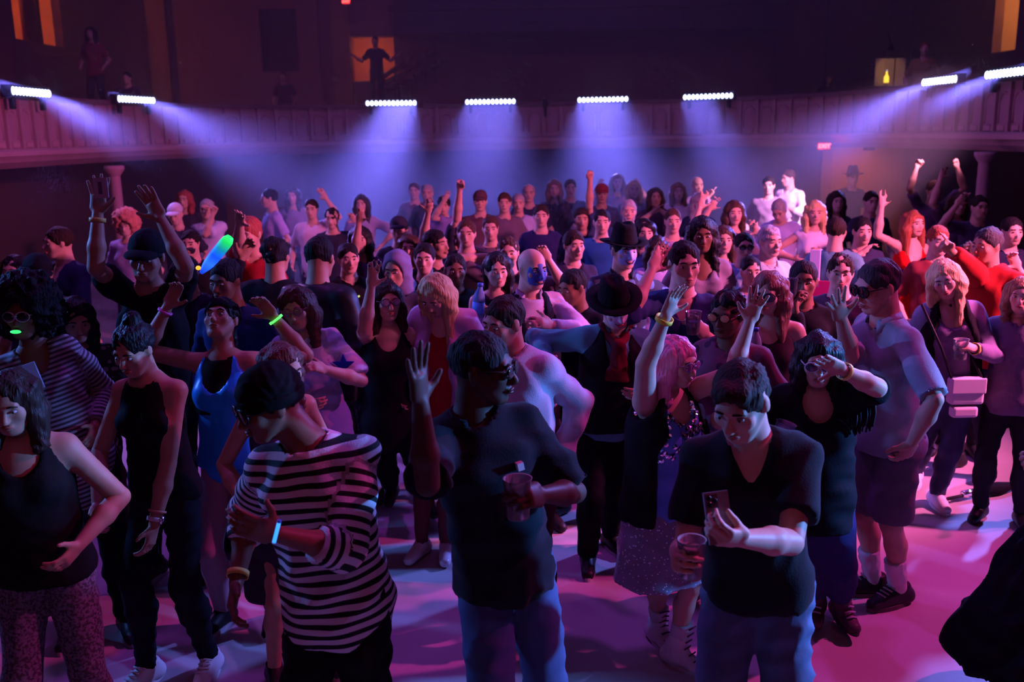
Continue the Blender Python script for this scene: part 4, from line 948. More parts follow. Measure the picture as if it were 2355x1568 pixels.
# ---- haze that makes the beams visible
hz = MB().box((-10.3, 11.6, .004), (10.3, 25.1, 7.5)).build('haze', None, None, False); hm = bpy.data.materials.new('haze'); hm.use_nodes = True; nt = hm.node_tree; nt.nodes.clear()
o_ = nt.nodes.new('ShaderNodeOutputMaterial'); vs = nt.nodes.new('ShaderNodeVolumeScatter'); vs.inputs['Density'].default_value = HAZE; vs.inputs['Anisotropy'].default_value = .35; vs.inputs['Color'].default_value = (.9, .9, 1, 1)
nt.links.new(vs.outputs[0], o_.inputs['Volume']); hz.data.materials.append(hm); tag(hz, 'thin stage haze filling the hall', 'haze', None, 'stuff')
# ------------------------------------------------------------------ front rows
K = (.012, .012, .016); NAVY = (.03, .045, .11); JEAN = (.10, .16, .30); WHITE = (.75, .72, .76)
DEN = dict(kind='denim')
DEPTH = lambda u, v, z: float(ground(u, v, z)[1])

c = person('man in black v-neck t-shirt looking down at a phone', (1692, 850), 2.85, 1.78, phi=-14, hd=(-22, 26, 0), lean=(.06, .06), hair='fringe', hc='dkbrown', skin='fair', hsz=1.02,
           A=dict(h=(1556, 1285, -.22), e=(1600, 1230, .5)), B=dict(h=(1668, 1236, -.34), e=(1940, 1335, .0)), hand=('grip', 'grip'), palm=((.9, -.3, 0), (-.1, .8, .5)),
           top=dict(col=(.012, .015, .02), neck='v', sleeve=.72, hem=-.035, fit=.013, flare=.92, wrinkle=.005, vdepth=.14, m=dict(kind='cloth', sheen=.05)), bottom=dict(col=(.075, .13, .22), m=DEN, fit=.02), girth=1.06)
vneck = c
cup(c, 'A', 'clear plastic cup held by the man in the black v-neck', h=.12, r=.042)
(pc, d_, n_, th_), _w = c['hands']['B']
ph = empty('phone', at(1652, 1190, 2.85-.315), 'smartphone with three camera lenses held by the man in the black v-neck', 'phone')
PX = nrm([1, .15, .05]); PZ = nrm(np.array([.05, .35, 1.0])); PZ = nrm(PZ-PX*(PZ@PX)); PY = np.cross(PZ, PX); PM = np.stack([PX, PY, PZ])
MB().box((-.036, -.005, -.073), (.036, .005, .073), PM).build('phone_body', mat((.25, .22, .26), .3), ph, False); MB().box((-.033, -.0085, .030), (.002, -.004, .068), PM).build('camera_block', mat((.12, .10, .13), .25), ph, False)
for (x, z) in ((-.024, .058), (-.024, .040), (-.008, .049)): MB().lathe([(.001, .003), (.0075, .003), (.0075, 0), (.001, 0)], PX*x-PY*.009+PZ*z, np.stack([PX, PZ, -PY]), 12).build('camera_lens', mat((.005, .005, .008), .08), ph)

c = person('dark-skinned man in black polo and jeans turning away with raised hand', (1112, 765), 3.1, 1.80, phi=22, hd=(52, 2, 0), lean=(.10, .03), hair='short', hc='black', skin='dark', girth=.98,
           A=dict(h=(962, 868, -.38), e=(985, 1080, -.25)), B=dict(h=(1218, 1140, -.30), e=(1345, 1150, .0)), hand=('spread', 'grip'), palm=((.8, -.5, .1), (-.7, -.6, .1)),
           top=dict(col=(.010, .011, .018), neck='collar', sleeve=.95, hem=-.055, fit=.022, m=dict(kind='cloth', sheen=.05)), bottom=dict(col=(.05, .09, .19), m=DEN, fit=.02), extras=[('glasses', (.02, .015, .015), (.05, .03, .03)), ('patch', .73, .075, .022, .026, (.6, .55, .62), 1, 'chest_emblem')])
cup(c, 'B', 'clear plastic cup held by the man in the black polo', h=.13, r=.045)

c = person('man in black and white striped jersey, black cap and mask', (592, 852), 2.95, 1.74, phi=-8, hd=(-50, 16, 0), lean=(.07, .0), nk_off=(.055, 0, 0), hair='short', hc='black', skin='brown', girth=1.02,
           A=dict(h=(534, 1392, -.02), e=(545, 1210, .5)), B=dict(h=(585, 1215, -.34), e=(850, 1225, -.05)), hand=('relaxed', 'relaxed'), palm=((.8, .3, 0), (.1, .9, -.2)),
           top=dict(col=(.008, .008, .010), neck='crew', sleeve=1.42, hem=-.075, fit=.026, wrinkle=.008, m=dict(kind='stripe', col2=(.60, .55, .62), period=.037, duty=.46)), bottom=dict(col=K, fit=.02), shoes=K,
           extras=[('hat', 'beanie', (.006, .006, .008)), ('glasses', (.005, .005, .005), (.006, .005, .006), 1.25), ('band', 'A', (.75, .6, .12))])
g = empty('glow_straw', at(636, 1222, 2.55), 'blue glowing straw in the hand of the striped jersey man', 'glow stick'); gp = np.array(g.location)
MB().tube([at(642, 1200, 2.55)-gp, at(630, 1247, 2.55)-gp], .0055, 8).build('straw_tube', mat((.03, .25, 1.0), .4, 'emit', power=1.6), g); MB().tube([at(642.6, 1196, 2.55)-gp, at(642, 1201, 2.55)-gp], .0065, 8).build('straw_cap', mat((.05, .2, .7), .4), g)

c = person('woman in black tank top and leggings bending forward, silver watch', (290, 752), 4.05, 1.70, sex='f', phi=-14, hd=(-2, 20, 0), lean=(.03, .02), hair='bun', hc='black', skin='tan', squat=.02,
           A=dict(h=(222, 1200, -.15), e=(205, 1050, .1)), B=dict(h=(338, 1290, -.15), e=(400, 1095, .05)), feet=((338, 1532), (482, 1512)), top=dict(col=(.008, .008, .010), sleeve=0, armhole=True, neck='crew', hem=-.02, fit=.010),
           bottom=dict(type='leggings', col=(.012, .013, .02), fit=.010, m=dict(kind='cloth', sheen=.0, rough=.4)), shoes=dict(col=(.8, .82, .85), lace=(.7, .7, .75), sole=(.8, .8, .8)), extras=[('watch', 'B'), ('band', 'B', (.6, .3, .2), None, .4, .036, .005)])
c = person('woman in black tank top and grey lace leggings at the left edge', (12, 862), 3.3, 1.66, sex='f', phi=14, hd=(-5, 14, 0), lean=(.02, .02), hair='bob', hc='dkbrown', skin='tan', girth=1.1, A='relaxed', B=dict(h=(150, 1290, -.08), e=(190, 1090, .12)),
           top=dict(col=(.010, .009, .010), sleeve=0, armhole=True, neck='scoop', hem=-.03, fit=.010), bottom=dict(type='leggings', col=(.05, .045, .05), m=dict(kind='lace', col2=(.17, .15, .19), scale=90), length=.88), shoes=K)
c = person('woman with big black afro and heart glasses in striped sweater dress', (52, 668), 4.45, 1.72, sex='f', phi=18, hd=(-18, 0, 0), lean=(.17, .0), hair='afro', hc='black', skin='brown', A='relaxed', B='relaxed',
           top=dict(col=(.05, .045, .06), sleeve=1.9, neck='scoop', hem=-.12, fit=.018, m=dict(kind='stripe', col2=(.30, .26, .34), period=.022)), bottom=dict(col=K, fit=.012), extras=[('glasses', (.5, .4, .5), (.02, .02, .02), 1.15), ('patch', .80, -.02, .055, .13, (.32, .29, .42), 1, 'white_bib')])
g = c['hp'](0, .115, -.066); MB().ell((0, 0, 0), (.026, .008, .009)).build('mouth_whistle', mat((.05, 1, .2), .4, 'emit', power=1.0), c['root'], loc=g-c['org'])
c = person('woman in blue leotard with hands behind her thrown back head', (512, 690), 4.65, 1.70, sex='f', phi=-8, hd=(0, -34, 6), lean=(.03, -.06), hair='pony', hc='black', skin='tan', girth=1.08,
           A=dict(h=(402, 672, .02), e=(335, 800, -.02)), B=dict(h=(606, 700, .05), e=(640, 800, 0)), hand=('relaxed', 'relaxed'),
           top=dict(col=(.015, .36, .95), sleeve=0, armhole=True, neck='scoop', vdepth=.18, hem=-.01, fit=.012, wrinkle=.002, m=dict(kind='plain', rough=.35), name='leotard'), bottom=dict(type='leggings', col=(.40, .27, .33), fit=.006, m=dict(kind='plain', rough=.5), wrinkle=.002), shoes=K,
           extras=[('hat', 'scarf', (.008, .008, .012)), ('band', 'B', (.1, 1.0, .12), 1.4, .0, .036, .006, 'glow_bracelet'), ('band', 'A', (.9, .2, .7), None, .1, .034, .006)])
make_top(c, col=(.010, .008, .010), sleeve=0, armhole=True, neck='crew', hem=.15, fit=.007, wrinkle=.001, name='black_undershirt')
P_ = [Ell(c['pel']-Zv*.01, (.168*c['g'], .128*c['g'], .12), c['TM'], .03)]+[Cap(l['h']+c['Ls']*l['side']*.02, l['h']-Zv*.25, .108, .10, .01, True) for l in c['legs']]
sdf_obj('leotard_brief', [(P_, .011)], mat((.015, .36, .95), .35), c['root'], c['org'])

c = person('man in black t-shirt and cap with both arms straight up', (335, 536), 5.0, 1.86, phi=-5, hd=(8, 8, -6), hair='short', hc='black', skin='tan', girth=1.05, A=dict(h=(226, 452, -.12), e=(215, 650, -.2)), B=dict(h=(352, 470, -.1), e=(425, 640, -.1)), hand=('spread', 'open'),
           top=dict(col=K, sleeve=.7, hem=-.04), bottom=dict(col=K), extras=[('hat', 'cap', (.012, .012, .018)), ('band', 'A', (.6, .5, .12))])
cd_ = empty('paper_card', at(232, 432, 4.80), 'small pale card held up by the man with both arms raised', 'card'); MB().box((-.035, -.002, -.05), (.035, .002, .05)).build('card_sheet', mat((.5, .45, .55), .6), cd_, False); MB().box((-.012, -.004, -.03), (.006, -.002, .03)).build('card_print', mat((.15, .12, .2), .6), cd_, False)
c = person('man in dark suit with white shirt, looking left, far left', (130, 522), DEPTH(130, 522, 1.80), None, phi=-35, hd=(-15, 0, 0), hair='short', hc='dkbrown', A='down', B='chest', top=dict(col=(.03, .035, .09), sleeve=2, neck='deep', hem=-.1, fit=.024, name='jacket'), bottom=dict(), extras=[('patch', .70, -.02, .10, .26, (.55, .52, .75), 1, 'shirt_front')])
c = person('person in black cap and black top in front of the suited man', (84, 590), DEPTH(84, 590, 1.74), None, phi=10, hd=(20, 10, 0), hair='short', A='relaxed', B='relaxed', skin='tan', top=dict(col=K, sleeve=.7), bottom=dict(), extras=[('hat', 'cap', K)])
c = person('person in dark patterned shirt beside the raised arms at left', (170, 690), DEPTH(170, 690, 1.66), None, sex='f', phi=25, hd=(10, 15, 0), hair='bob', hc='black', skin='tan', A='relaxed', B='chest', top=dict(col=(.02, .018, .03), sleeve=1, m=dict(kind='spots', col2=(.2, .17, .26), scale=26)), bottom=dict())
c = person('woman in pale dress with blue star on the sleeve, long brown hair', (672, 662), 4.95, 1.66, sex='f', phi=16, hd=(-20, 10, 8), hair='long', hc=(.08, .03, .025), skin='fair', A='belly', B=dict(h=(722, 842, -.2), e=(790, 855, -.05)), lean=(.06, 0), girth=.98,
           top=dict(col=(.42, .44, .70), sleeve=.9, neck='crew', hem=-.05, fit=.02, m=dict(kind='spots', col2=(.60, .56, .75), scale=9, thr=.45)), bottom=dict(type='skirt', col=(.30, .46, .85), length=.42, flare=1.15), extras=[('glasses', (.3, .1, .15), (.25, .08, .10))])
st_ = MB(); V = []
for k in range(10):
    r_ = .062 if k % 2 == 0 else .027; t = math.pi/2+k*math.pi/5; V.append((r_*math.cos(t), 0, r_*math.sin(t)))
a_ = c['arms'][1]; so_ = a_['s']*.45+a_['e']*.55+np.array([-.01, -.075, 0]); V2 = [np.array(v)+np.array([0, .012, 0]) for v in V]
st_.add(V+V2, [tuple(range(10))[::-1], tuple(range(10, 20))]+[(k, (k+1) % 10, 10+(k+1) % 10, 10+k) for k in range(10)]).build('sleeve_star', mat((.01, .04, .55), .5), c['root'], False, loc=so_-c['org'])
c = person('man in black leather jacket with white square patch, back turned', (737, 545), 5.7, 1.82, phi=158, hd=(10, 12, 0), hair='short', hc='black', A='relaxed', B='chest', skin='tan', top=dict(col=(.012, .012, .016), sleeve=2, neck='crew', hem=-.05, fit=.03, m=dict(kind='plain', rough=.45), name='jacket'), bottom=dict(col=K), girth=1.1,
           extras=[('patch', .72, -.05, .12, .12, (.40, .36, .55), -1, 'back_patch'), ('patch', .73, -.05, .045, .06, (.04, .03, .07), -1.04, 'patch_print'), ('patch', .80, .10, .15, .03, (.30, .28, .45), -1, 'name_strip')])
c = person('woman in checked trousers sitting low behind the pale dress', (800, 760), 6.0, 1.50, sex='f', phi=-20, hd=(0, 20, 0), hair='long', hc='brown', A='relaxed', B='belly', top=dict(col=(.05, .03, .06), sleeve=2), bottom=dict(col=(.05, .05, .09), m=dict(kind='spots', col2=(.55, .5, .85), scale=22, thr=.42), fit=.02), feet=((760, 1010), (830, 1010)), shoes=K)
c = person('woman with glasses in sleeveless black dress, one arm raised', (888, 648), 5.25, 1.62, sex='f', phi=12, hd=(10, 0, 0), hair='bob', hc='dkbrown', A=dict(h=(858, 628, -.25), e=(835, 770, -.3)), B='down', hand=('open', 'relaxed'), palm=((.3, -1, 0), None), girth=1.12,
           top=dict(col=K, sleeve=0, armhole=True, neck='scoop', hem=-.1, flare=1.15), bottom=dict(type='leggings', col=K), feet=((905, 1150), (985, 1165)), shoes=dict(col=(.02, .02, .03)), extras=[('glasses', (.1, .06, .1), (.25, .2, .3)), ('socks', (.5, .45, .55), .12)])
c = person('blonde woman in open lavender jacket over red top looking down', (988, 645), 5.2, 1.63, sex='f', phi=-12, hd=(-12, 36, 0), hair='long', hc='blond', lean=(-.02, .06), A='relaxed', B='relaxed', top=dict(col=(.40, .012, .03), sleeve=0, armhole=True, neck='scoop', fit=.008, hem=-.02),
           bottom=dict(type='leggings', col=(.16, .05, .06), fit=.006), feet=((968, 1248), (1026, 1250)), shoes=dict(col=(.75, .75, .85), rough=.15))
make_top(c, col=(.50, .34, .56), sleeve=2, neck='deep', hem=-.10, fit=.04, wrinkle=.009, name='jacket', open_=1.15, flare=1.1)
c = person('red-faced man in white dress shirt behind the black polo man', (1152, 686), 4.3, 1.74, phi=-24, hd=(-22, 8, 0), hair='short', hc='dkbrown', skin=(.55, .27, .22), A='belly', B=dict(h=(1280, 1080, .05), e=(1320, 900, .1)), lean=(.04, .02), top=dict(col=(.50, .48, .62), sleeve=2, neck='collar', hem=-.04, fit=.024, wrinkle=.008), bottom=dict(col=K))
c = person('person in white grinning mask, black vest and teal shirt', (1412, 664), 4.95, 1.66, phi=8, hd=(6, 22, 12), hair='short', hc='black', A=dict(h=(1268, 850, -.1), e=(1300, 790, .1)), B=dict(h=(1468, 905, -.1), e=(1500, 830, .1)), lean=(-.05, .04), top=dict(col=(.10, .36, .40), sleeve=1.9, neck='collar', hem=-.05, fit=.016, wrinkle=.008),
           bottom=dict(col=K, fit=.016), feet=((1352, 1275), (1405, 1230)), shoes=K, extras=[('vest', K), ('mask', (.62, .55, .62), False, (.25, .02, .06)), ('hat', 'hat', (.010, .009, .012)), ('scarf', (.14, .012, .025))])
c = person('pink-haired woman in blue sequin dress with both hands raised', (1562, 778), 3.95, 1.58, sex='f', phi=32, hd=(14, 8, 0), hair='bob', hc='pink', skin='fair', girth=1.22, lean=(.0, .04), A=dict(h=(1546, 690, -.28), e=(1432, 950, -.15)), B=dict(h=(1736, 702, -.05), e=(1640, 900, .0)), hand=('open', 'spread'), palm=((.6, -1, 0), (-.3, -1, 0)),
           top=dict(col=(.10, .22, .66), sleeve=0, armhole=True, neck='scoop', hem=-.1, fit=.016, m=dict(kind='plain', rough=.35), name='dress_bodice'), bottom=dict(type='skirt', col=(.22, .19, .27), length=.46, flare=1.1, m=dict(kind='spots', col2=(.75, .7, .85), scale=60, thr=.22, rough=.3)), feet=((1512, 1440), (1556, 1492)),
           shoes=dict(col=(.75, .70, .76), kind='hightop', lace=(.08, .07, .1), sole=(.6, .55, .6)), extras=[('sequins', (.75, .78, .95)), ('band', 'A', (.75, .62, .06), None, .0, .036, .010), ('socks', (.65, .6, .66), .42), ('glasses', (.3, .2, .4), (.25, .1, .3))])
make_top(c, col=(.012, .010, .014), sleeve=0, armhole=True, neck='deep', hem=-.12, fit=.030, name='fringed_vest', open_=1.7)
c = person('woman in black fringed top shielding her face, laced boots', (1886, 772), 3.9, 1.63, sex='f', phi=-8, hd=(-6, 12, 0), hair='long', hc='black', skin='fair', girth=1.15, A=dict(h=(1810, 1005, -.12), e=(1770, 930, .1)), B=dict(h=(1908, 836, -.34), e=(2050, 905, -.2)), hand=('grip', 'flat'), palm=((-.3, -.9, 0), (-.6, -.7, .2)),
           top=dict(col=(.010, .010, .014), sleeve=1.0, neck='scoop', hem=-.08, fit=.022), bottom=dict(col=(.035, .035, .13), fit=.024, m=dict(kind='cloth', rough=.6), length=.86), feet=((1882, 1395), (1938, 1402)), shoes=dict(col=(.10, .055, .09), kind='boot', lace=(.55, .5, .65), sole=(.05, .04, .05)),
           extras=[('glasses', (.6, .6, .75), (.03, .03, .05), 1.1), ('band', 'B', (.8, .72, .2), None, .05), ('arm_fringe', 'B', (.010, .010, .014))])
cup(c, 'A', 'clear bluish cup held by the woman in the black fringed top', h=.13, r=.042, col=(.5, .65, .95), liquid=(.3, .45, .8), tilt=(.3, 0, 1))
c = person('tall man in pale grey polo and grey shorts with sunglasses', (2012, 600), 4.45, 1.84, phi=-78, hd=(4, 12, 0), hair='short', hc=(.05, .05, .055), skin='fair', lean=(.06, .03), A=dict(h=(1928, 705, -.25), e=(1950, 860, -.1)), B=dict(h=(2082, 1045, -.2), e=(2100, 880, -.2)), hand=('spread', 'relaxed'), girth=.92,
           top=dict(col=(.28, .36, .44), sleeve=.95, neck='collar', hem=-.045, fit=.016, wrinkle=.005), bottom=dict(type='shorts', col=(.16, .16, .21), length=.46, fit=.022), feet=((2008, 1330), (2066, 1352)), shoes=dict(col=(.03, .03, .04), lace=(.4, .4, .45), sole=(.1, .1, .1)), extras=[('glasses', K, (.008, .008, .01), 1.2), ('socks', (.72, .66, .74), .46)])
c = person('laughing blonde woman in purple top with white crossbody bag', (2164, 603), 5.65, 1.68, sex='f', phi=-14, hd=(-14, 10, 16), hair='long', hc='blond', skin='fair', lean=(.06, .02), A='down', B=dict(h=(2222, 795, -.25), e=(2285, 790, .0)), hand=('relaxed', 'grip'), palm=(None, (-.9, -.3, 0)),
           top=dict(col=(.20, .15, .27), sleeve=1.9, neck='scoop', hem=-.03, vdepth=.14), bottom=dict(col=(.04, .05, .11), m=DEN, fit=.012), feet=((2104, 1095), (2155, 1135)), shoes=dict(col=(.85, .78, .84), sole=(.8, .75, .8), detail=True), extras=[('band', 'B', (.75, .62, .12), None, .05)])
make_top(c, col=(.012, .010, .014), sleeve=0, armhole=True, neck='deep', hem=-.06, fit=.034, name='open_vest', open_=1.5)
cup(c, 'B', 'cup of pale drink held low by the laughing blonde woman', h=.12, r=.043, liquid=(.55, .45, .5), col=(.85, .8, .85))
bg = empty('crossbody_bag', at(2218, 920, 5.5), 'white crossbody handbag hanging at the laughing woman\'s hip', 'handbag'); bo = np.array(bg.location); wm = mat((.75, .68, .74), .5)
MB().box((-.10, -.04, -.02), (.10, .04, .14)).build('bag_body', wm, bg, False); MB().box((-.103, -.05, .05), (.103, -.035, .145)).build('bag_flap', wm, bg, False); MB().box((-.085, -.045, -.10), (.07, .02, -.03)).build('front_pouch', wm, bg, False)
for o_ in bg.children:
    bv = o_.modifiers.new('bevel', 'BEVEL'); bv.width = .018; bv.segments = 3
MB().tube([(-.09, 0, .14), at(2165, 800, 5.5)-bo, at(2120, 700, 5.5)-bo], .008, 6).build('strap', mat(K, .5), bg); MB().tube([(.09, 0, .14), at(2225, 800, 5.62)-bo, at(2185, 700, 5.62)-bo], .008, 6).build('strap', mat(K, .5), bg)
c = person('woman in red bra top and black corset with one arm high', (2102, 486), DEPTH(2102, 486, 1.70), None, sex='f', phi=4, hd=(14, -4, 0), hair='long', hc=(.30, .08, .04), A=dict(h=(2030, 455, -.1), e=(2022, 575, -.1)), B='hip', hand=('spread', 'relaxed'),
           top=dict(col=(.85, .012, .012), sleeve=0, armhole=True, neck='scoop', vdepth=.2, hem=.1, fit=.012, name='bra_top'), bottom=dict(type='skirt', col=(.70, .012, .015), length=.8, flare=1.1))
make_top(c, col=K, sleeve=0, armhole=True, neck='crew', hem=.02, fit=.018, name='corset', low=.58)
c = person('man in red jacket pointing left across the floor', (2272, 524), 6.5, 1.80, phi=-58, hd=(-8, 2, 0), hair='short', hc=(.05, .05, .05), skin='tan', A=dict(h=(2170, 560, -.2), e=(2245, 640, -.1)), B='relaxed', hand=('point', 'relaxed'), top=dict(col=(.40, .02, .02), sleeve=1.9, neck='collar', hem=-.08, fit=.03, name='jacket'), bottom=dict(), girth=1.12)
c = person('person with red nose and raised hand beside the red jacket man', (2228, 560), 6.9, 1.72, phi=-20, hd=(-20, 6, 0), hair='curly', hc='brown', A='chest', B='fist', top=dict(col=(.06, .05, .12), sleeve=1.6), bottom=dict())
MB().ell((0, 0, 0), (.028, .028, .028)).build('clown_nose', mat((.9, .05, .03), .4), c['root'], loc=c['hp'](0, .115, -.03)-c['org'])
c = person('person in flared black skirt and strap heels at the right edge', (2585, 735), 3.55, 1.76, sex='f', phi=-10, hair='long', hc='brown', A=dict(h=(2362, 1065, -.05), e=(2470, 1090, 0)), B='down', top=dict(col=K, sleeve=.6), bottom=dict(type='skirt', col=(.012, .012, .018), length=.74, r_hem=.42, wrinkle=.016), feet=((2305, 1548), (2400, 1540)), shoes=dict(col=(.04, .03, .04)),
           extras=[('band', 'A', (.75, .62, .12), None, .05)])
c = person('person in dark top at the right edge above the skirt', (2352, 640), 5.6, None, sex='f', phi=-30, hair='long', hc='ltbrown', A='relaxed', B='relaxed', top=dict(col=(.16, .12, .2), sleeve=1), bottom=dict())
um = empty('folded_umbrella', ground(2250, 1150), 'folded black umbrella with shiny handle lying on the floor at right', 'umbrella'); uo = np.array(um.location); a_, b_ = ground(2178, 1160)+Zv*.04, ground(2345, 1128)+Zv*.05
MB().tube([a_*.55+b_*.45-uo, a_*.3+b_*.7-uo, b_-uo], [.03, .045, .012], 10).build('canopy', mat(K, .5, 'cloth'), um); MB().tube([a_-uo, a_*.5+b_*.5-uo], .012, 8).build('shaft', mat((.04, .04, .05), .4), um); MB().tube([a_*.8+b_*.2-uo+Zv*.012, a_*.62+b_*.38-uo+Zv*.012], .022, 10).build('handle_sleeve', mat((.8, .8, .85), .2, 'metal'), um)
c = person('smiling man in navy v-neck shirt holding a cup to his chest', (1576, 556), 5.2, 1.84, phi=-4, hd=(10, 4, 0), hair='short', hc='black', skin='fair', A=dict(h=(1512, 592, -.05), e=(1472, 705, -.1)), B=dict(h=(1606, 752, -.3), e=(1665, 770, .0)), hand=('open', 'grip'), palm=((.3, -1, 0), (-.6, .6, .1)), top=dict(col=(.03, .04, .13), sleeve=1.2, neck='v', vdepth=.2, hem=-.05), bottom=dict(), extras=[('necklace', (.7, .7, .8))])
cup(c, 'B', 'clear cup in front of the smiling navy shirt man', h=.12, r=.042, pos=at(1594, 745, 4.88))
c = person('dark-skinned man with orange reflections in his glasses', (1672, 670), 4.6, 1.68, phi=-28, hd=(-10, 6, 0), hair='curly', hc='black', skin='brown', A='chest', B='relaxed', top=dict(col=(.16, .05, .10), sleeve=.8, m=dict(kind='spots', col2=(.05, .02, .05), scale=14)), bottom=dict(), extras=[('glasses', (.03, .02, .02), (.55, .2, .08), 1.0, .25)])  # orange reflection is put into the lens colour
c = person('woman with shades and bare pink lit shoulder holding a water bottle', (1768, 628), 5.05, 1.66, sex='f', phi=-22, hd=(-10, 10, 0), hair='long', hc=(.2, .09, .07), A=dict(h=(1742, 812, -.2), e=(1690, 830, 0)), B='relaxed', hand=('grip', 'relaxed'), top=dict(col=(.04, .02, .03), sleeve=0, armhole=True, neck='scoop'), bottom=dict(col=K), extras=[('glasses', (.02, .02, .02), (.05, .04, .07), 1.2, .08)])
bottle(c, 'A', 'water bottle held by the woman with the bare shoulder', pos=at(1737, 806, 4.8))
c = person('person in black holding up a dark cup behind the bare shoulder woman', (1850, 600), 5.6, 1.74, phi=-15, hair='short', hc='black', skin='brown', A=dict(h=(1828, 690, -.2), e=(1800, 760, 0)), B='down', hand=('grip', 'relaxed'), top=dict(col=K, sleeve=2), bottom=dict())
cup(c, 'A', 'dark cup raised beside the bare shoulder woman', h=.12, r=.04, pos=at(1818, 668, 5.4), col=(.2, .2, .3), liquid=(.05, .04, .08))
c = person('person in black hat with blue painted face and collar', (1437, 534), 6.3, 1.78, phi=10, hd=(8, 4, 0), hair='short', A='relaxed', B='hip', top=dict(col=(.03, .04, .07), sleeve=2, neck='collar', m=dict(kind='spots', col2=(.12, .25, .45), scale=12, thr=.4)), bottom=dict(), extras=[('hat', 'hat', K), ('mask', (.35, .42, .8), False)])
c = person('bald man in blue glitter mask and black vest, white sleeves', (1226, 572), 5.6, 1.76, phi=14, hd=(16, 6, 0), hair='none', skin='fair', A='relaxed', B=dict(h=(1245, 742, -.35), e=(1345, 760, -.1)), top=dict(col=(.45, .40, .55), sleeve=1.95, neck='collar'), bottom=dict(), extras=[('vest', (.010, .012, .025)), ('mask', (.06, .12, .45), False)], girth=1.1)
c = person('woman with long black hair behind the navy shirt man', (1616, 500), 6.7, None, sex='f', phi=2, hd=(-6, 4, 0), hair='long', hc='black', skin='brown', A='relaxed', B='relaxed', top=dict(col=(.22, .18, .24), sleeve=.5, neck='scoop'), bottom=dict())
c = person('person in hooded grey top between raised arm and dark dancers', (908, 582), 6.2, None, sex='f', phi=-10, hd=(-5, 6, 0), hair='none', skin='tan', A='relaxed', B='chest', top=dict(col=(.05, .05, .08), sleeve=2), bottom=dict(), extras=[('hat', 'hood', (.16, .14, .24))])
bt = person('dark-haired woman in black raising a blue water bottle', (1142, 582), 6.2, None, sex='f', phi=-12, hd=(25, 4, 0), hair='longback', hc='black', A=dict(h=(1102, 712, -.2), e=(1070, 800, 0)), B='relaxed', hand=('grip', 'relaxed'), top=dict(col=K, sleeve=0, armhole=True), bottom=dict())
bottle(bt, 'A', 'blue water bottle left of the red-faced man', pos=at(1100, 705, 5.92), col=(.25, .45, .9), lab=(.1, .3, .8), tilt=(.12, 0, 1), h=.25)
c = person('man in black shirt behind the blonde in lavender', (1046, 585), 6.6, None, phi=10, hair='short', hc='black', skin='brown', A='relaxed', B='relaxed', top=dict(col=K, sleeve=.8), bottom=dict(), girth=1.15)
c = person('dark clothed man left of the grinning mask', (1312, 622), 5.8, None, phi=-30, hd=(-20, 10, 0), hair='short', hc='black', skin='brown', A='chest', B='relaxed', top=dict(col=(.012, .013, .02), sleeve=2), bottom=dict(), girth=1.1)
c = person('dark-haired person with back turned in front of the leather jacket', (632, 545), 6.2, None, phi=170, hair='curly', hc='black', skin='tan', A='relaxed', B='fist', top=dict(col=(.012, .012, .018), sleeve=2), bottom=dict(), girth=1.1)
c = person('person in dark blue hoodie left of the leotard woman\'s raised elbow', (512, 598), 5.4, None, phi=-12, hd=(-8, 6, 0), hair='short', hc='black', skin='brown', A='relaxed', B='relaxed', top=dict(col=(.02, .035, .12), sleeve=2), bottom=dict(col=NAVY))
c = person('long brown haired woman in dark dress behind the striped jersey man', (655, 795), 4.0, 1.56, sex='f', phi=30, hd=(20, 14, 0), hair='long', hc=(.10, .03, .025), skin='tan', A='relaxed', B='relaxed', top=dict(col=(.05, .05, .12), sleeve=0, armhole=True), bottom=dict(type='skirt', col=(.04, .03, .06), length=.5))
g = empty('glow_baton', at(495, 585, 5.2), 'long foam glow baton, green tip fading to blue, held aloft', 'glow stick'); gp = np.array(g.location); p0, p1 = at(462, 628, 5.2), at(530, 545, 5.2)
bt_ = MB().tube([p0+(p1-p0)*t-gp for t in np.linspace(0, 1, 12)], [.010, .018, .025, .030, .032, .034, .034, .034, .034, .034, .032, .02], 12).build('foam_tube', None, g)
bm2 = bpy.data.materials.new('glow_foam'); bm2.use_nodes = True; nt = bm2.node_tree; bs_ = nt.nodes['Principled BSDF']; tc = nt.nodes.new('ShaderNodeTexCoord'); dt = nt.nodes.new('ShaderNodeVectorMath'); dt.operation = 'DOT_PRODUCT'
ax_ = nrm(p1-p0); dt.inputs[1].default_value = tuple(ax_); mr_ = nt.nodes.new('ShaderNodeMapRange'); mr_.inputs[1].default_value = float((p0-gp)@ax_); mr_.inputs[2].default_value = float((p1-gp)@ax_)
cr_ = nt.nodes.new('ShaderNodeValToRGB'); nt.links.new(tc.outputs['Object'], dt.inputs[0]); nt.links.new(dt.outputs['Value'], mr_.inputs[0]); nt.links.new(mr_.outputs[0], cr_.inputs[0])
el_ = cr_.color_ramp.elements; el_[0].position = 0; el_[0].color = (.004, .03, .45, 1); el_[1].position = 1; el_[1].color = (.02, .9, .12, 1)
for p_, c_ in ((.3, (.02, .14, 1.0, 1)), (.5, (.005, .06, .8, 1)), (.7, (.005, .2, .3, 1)), (.88, (.01, .55, .1, 1))): e_ = el_.new(p_); e_.color = c_
nt.links.new(cr_.outputs[0], bs_.inputs['Emission Color']); nt.links.new(cr_.outputs[0], bs_.inputs['Base Color']); bs_.inputs['Emission Strength'].default_value = 1.2; bm2.cycles.emission_sampling = 'NONE'; bt_.data.materials.append(bm2)
MB().ell(at(456, 616, 5.2)-gp, (.014, .014, .012)).build('orange_switch', mat((1, .35, .02), .4, 'emit', power=1.6), g)
